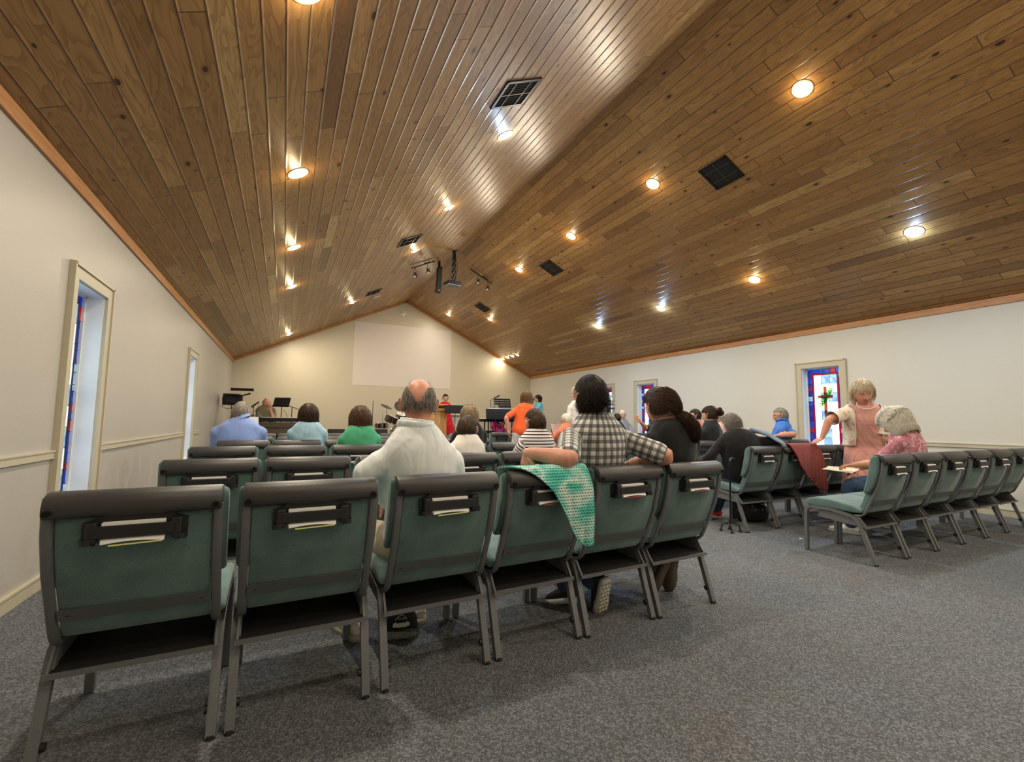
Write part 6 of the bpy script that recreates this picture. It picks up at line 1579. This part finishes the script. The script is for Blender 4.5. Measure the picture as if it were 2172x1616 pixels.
# drum set
M_DRUM = simple('wine_black_drum_shell', (0.030, 0.008, 0.006), 0.12, 0.1, coat=0.6); M_HEAD = simple('drum_head', (0.62, 0.58, 0.50), 0.5); M_CYM = simple('dark_rubber_cymbal', (0.045, 0.045, 0.035), 0.45, 0.2)
e = empty('drum_set', 'drum set with black cymbals and chrome stands behind the bald man in white', 'drums', (2.85, 13.0, ZS))
def drum(c, r, h, rot, nm):
    d = MB().lathe([(r, -h/2), (r, h/2)], c=c, rot=rot, seg=36).build(nm, M_DRUM, e)
    hd = MB()
    for s in (-1, 1): hd.lathe([(0.0001, s*(h/2+.003)), (r*.98, s*(h/2+.002))], c=c, rot=rot, seg=36)
    hd.build('drum_head', M_HEAD, d); hp_ = MB()
    for s in (-1, 1): hp_.tube([Vector(c)+rot @ V3(r*1.03*cos(k*2*pi/36), r*1.03*sin(k*2*pi/36), s*(h/2-.005)) for k in range(36)], 0.010, seg=6, closed=True)
    for k in range(8):
        a = k*pi/4; hp_.tube([Vector(c)+rot @ V3(r*1.06*cos(a), r*1.06*sin(a), s*h*.32) for s in (-1, 0, 1)], 0.008, seg=6)
    hp_.build('chrome_hoop', M_CHR, d)
I3 = Matrix.Identity(3)
drum((0.12, 0.0, 0.29), 0.28, 0.40, Matrix.Rotation(radians(90), 3, 'X'), 'bass_drum'); drum((-0.20, -0.18, 0.735), 0.17, 0.19, Matrix.Rotation(radians(20), 3, 'Y') @ Matrix.Rotation(radians(10), 3, 'X'), 'tom_drum'); drum((0.10, -0.10, 0.80), 0.16, 0.22, Matrix.Rotation(radians(22), 3, 'X'), 'tom_drum'); drum((0.62, 0.0, 0.42), 0.21, 0.38, I3, 'floor_tom'); drum((-0.35, 0.42, 0.55), 0.18, 0.15, I3, 'snare_drum')
def cymbal(c, r, rot): 
    cy = MB().lathe([(0.0001, 0.022), (0.03, 0.018), (0.05, 0.004), (r*.6, -0.006), (r, -0.016), (r, -0.019), (0.04, -0.002), (0.0001, 0.012)], c=c, rot=rot, seg=40).build('cymbal', M_CYM, e)
    MB().tube([(c[0], c[1], c[2]-.01), (c[0]+.02, c[1]+.05, c[2]-.25), (c[0]+.02, c[1]+.05, 0.3)], 0.009, seg=8).tube([(c[0], c[1], c[2]-.02), (c[0], c[1], c[2]+.03)], 0.012, seg=8).build('cymbal_stand', M_CHR, e)
    for k in range(3):
        a = k*2.094+.4; MB().tube([(c[0]+.02, c[1]+.05, 0.32), (c[0]+.02+.22*cos(a), c[1]+.05+.22*sin(a), 0.008)], 0.008, seg=6).build('stand_leg', M_CHR, e)
cymbal((-0.35, -0.20, 1.475-ZS), 0.165, Matrix.Rotation(radians(20), 3, 'Y') @ Matrix.Rotation(radians(18), 3, 'X')); cymbal((0.10, 0.10, 1.50-ZS), 0.17, Matrix.Rotation(radians(62), 3, 'X')); cymbal((0.62, 0.25, 1.30-ZS), 0.19, Matrix.Rotation(radians(50), 3, 'X'))
MB().tube([(-0.46, -0.25, 0.30), (-0.46, -0.25, 1.0)], 0.008, seg=6).tube([(-0.05, -0.30, 0.30), (-0.05, -0.30, 0.82)], 0.008, seg=6).tube([(-0.55, -0.25, 0.34), (0.5, -0.32, 0.42)], 0.012, seg=8).build('chrome_rack', M_CHR, e)
e = mic_stand('thin straight black microphone pole left of the drum set', 2.13, 12.75, 0, 1.61-ZS, None, None)
# podium
M_OAK = mat_wood('honey_oak', (0.42, 0.20, 0.06), (0.62, 0.34, 0.12), 0.35)
e = empty('podium', 'honey oak podium in front of the speaker in red', 'podium', (3.72, 12.25, ZS))
MB().box((0, 0, 0.52), (0.54, 0.38, 0.98)).build('cabinet', M_OAK, e, bevel=0.006)
MB().box((0, 0, 0.015), (0.62, 0.46, 0.05)).build('base', M_OAK, e, bevel=0.006); MB().box((0, 0, 0.985), (0.64, 0.48, 0.03)).box((0, 0, 1.03), (0.60, 0.44, 0.04)).build('moulding', M_OAK, e, bevel=0.005)
MB().box((0, 0.0, 1.10), (0.62, 0.46, 0.03), rot=Matrix.Rotation(radians(-12), 3, 'X')).build('sloped_top', M_OAK, e, bevel=0.006)
for s in (-1, 1): MB().box((s*0.17, -0.193, 0.52), (0.028, 0.012, 0.86)).build('panel_strip', M_OAK, e, bevel=0.003)
MB().box((0, -0.194, 0.90), (0.36, 0.012, 0.03)).box((0, -0.194, 0.14), (0.36, 0.012, 0.03)).build('panel_rail', M_OAK, e, bevel=0.003)
sheet('speech_paper', 'white papers lying on the podium top', 'paper', [(3.80, 12.12, ZS+1.105), (4.0, 12.14, ZS+1.11), (3.98, 12.40, ZS+1.17), (3.78, 12.38, ZS+1.165)])
music_stand('wide black music stand right of the podium', 4.14, 11.80, 0, 1.405-ZS, 14, 0.60, 0.23)
e = empty('altar_table', 'low white altar table behind the podium', 'table', (4.75, 13.75, ZS)); M_ALT = simple('ivory_paint', (0.70, 0.66, 0.56), 0.45)
MB().box((0, 0, 0.915), (1.5, 0.55, 0.07)).build('tabletop', M_ALT, e, bevel=0.006); MB().box((0, 0.05, 0.45), (1.3, 0.40, 0.86)).build('panelled_base', M_ALT, e, bevel=0.006)
# electric piano
e = empty('electric_piano', 'black electric piano with a white top in front of the pianist', 'piano', (5.12, 10.98, ZS)); rbox(MB(), (0, 0, 0.735), (1.10, 0.34, 0.07), 0.010).build('piano_body', M_BLK, e); MB().box((0, 0.0, 0.782), (1.06, 0.30, 0.020)).build('white_top', M_PAPER, e, bevel=0.004)
for s in (-1, 1):
    MB().tube([(s*0.40, -0.12, 0.70), (s*0.40, -0.14, 0.0)], 0.018, seg=8).tube([(s*0.40, 0.12, 0.70), (s*0.40, 0.14, 0.0)], 0.018, seg=8).tube([(s*0.40, -0.13, 0.30), (s*0.40, 0.13, 0.30)], 0.014, seg=8).build('side_leg', M_BLK, e)
e = empty('music_desk', 'wide black music desk on two poles in front of the pianist', 'music stand', (4.98, 10.60, 0.0)); 
rbox(MB(), (0, 0, 1.275), (0.88, 0.02, 0.27), 0.009, 3, rot=Matrix.Rotation(radians(-8), 3, 'X')).build('desk', M_BLK, e); MB().box((0, 0.02, 1.42), (0.72, 0.05, 0.012)).build('papers', M_PAPER, e)
for x_ in (-0.18, 0.06): MB().tube([(x_, 0.0, 1.25), (x_, 0.0, 0.01)], 0.013, seg=8).build('pole', M_BLK, e)
MB().lathe([(0.0001, 0.018), (0.14, 0.012), (0.15, 0.0)], c=(-0.06, 0, 0)).build('round_base', M_BLK, e)
mic_stand('boom microphone stand left of the wire music stand', 5.12, 11.65, 0, 1.66-ZS, (0.11, 0, 1.74-ZS), (1, 0, 0.5))
music_stand('black slotted music stand behind the pianist', 5.68, 12.05, -6, 1.60-ZS, 18, 0.50, 0.34, True)
mi = empty('microphone', 'black hand-held microphone of the singer in turquoise', 'microphone', (6.66, 12.02, 1.63)); mic(mi, (0, 0, 0), (0.25, 0.0, 0.9))
# dark instrument case beyond the striped boy
e = empty('guitar_case', 'dark soft guitar case leaning on a chair in the right block', 'case', (5.80, 9.3, 0), radians(-15))
MB().tube(*spline([(0, 0, 0.004), (0, 0, 0.04), (0, 0.02, 0.20), (0.0, 0.05, 0.38), (0, 0.08, 0.52), (0, 0.12, 0.72), (0, 0.15, 0.95), (0, .17, 1.06)], [(0.10, 0.05), (0.18, 0.06), (0.21, 0.065), (0.15, 0.06), (0.16, 0.06), (0.09, 0.05), (0.07, 0.04), (0.05, 0.03)], 4), seg=20, up=(1, 0, 0)).build('padded_case', simple('charcoal_nylon', (0.035, 0.035, 0.03), 0.8, bmp=0.3, bscale=60), e)
MB().tube([(0.03, -0.03, 0.95), (0.10, -0.07, 0.75), (0.10, -0.07, 0.45), (0.03, -0.06, 0.30)], (0.016, 0.004), seg=6, up=(1, 0, 0)).build('carry_strap', M_BLKPL, e)
place_chair(('A', 0, 0), 3.96, 8.42, radians(2), 'green church chair standing alone by the orange-shirted woman', 'rows of the left block', False)
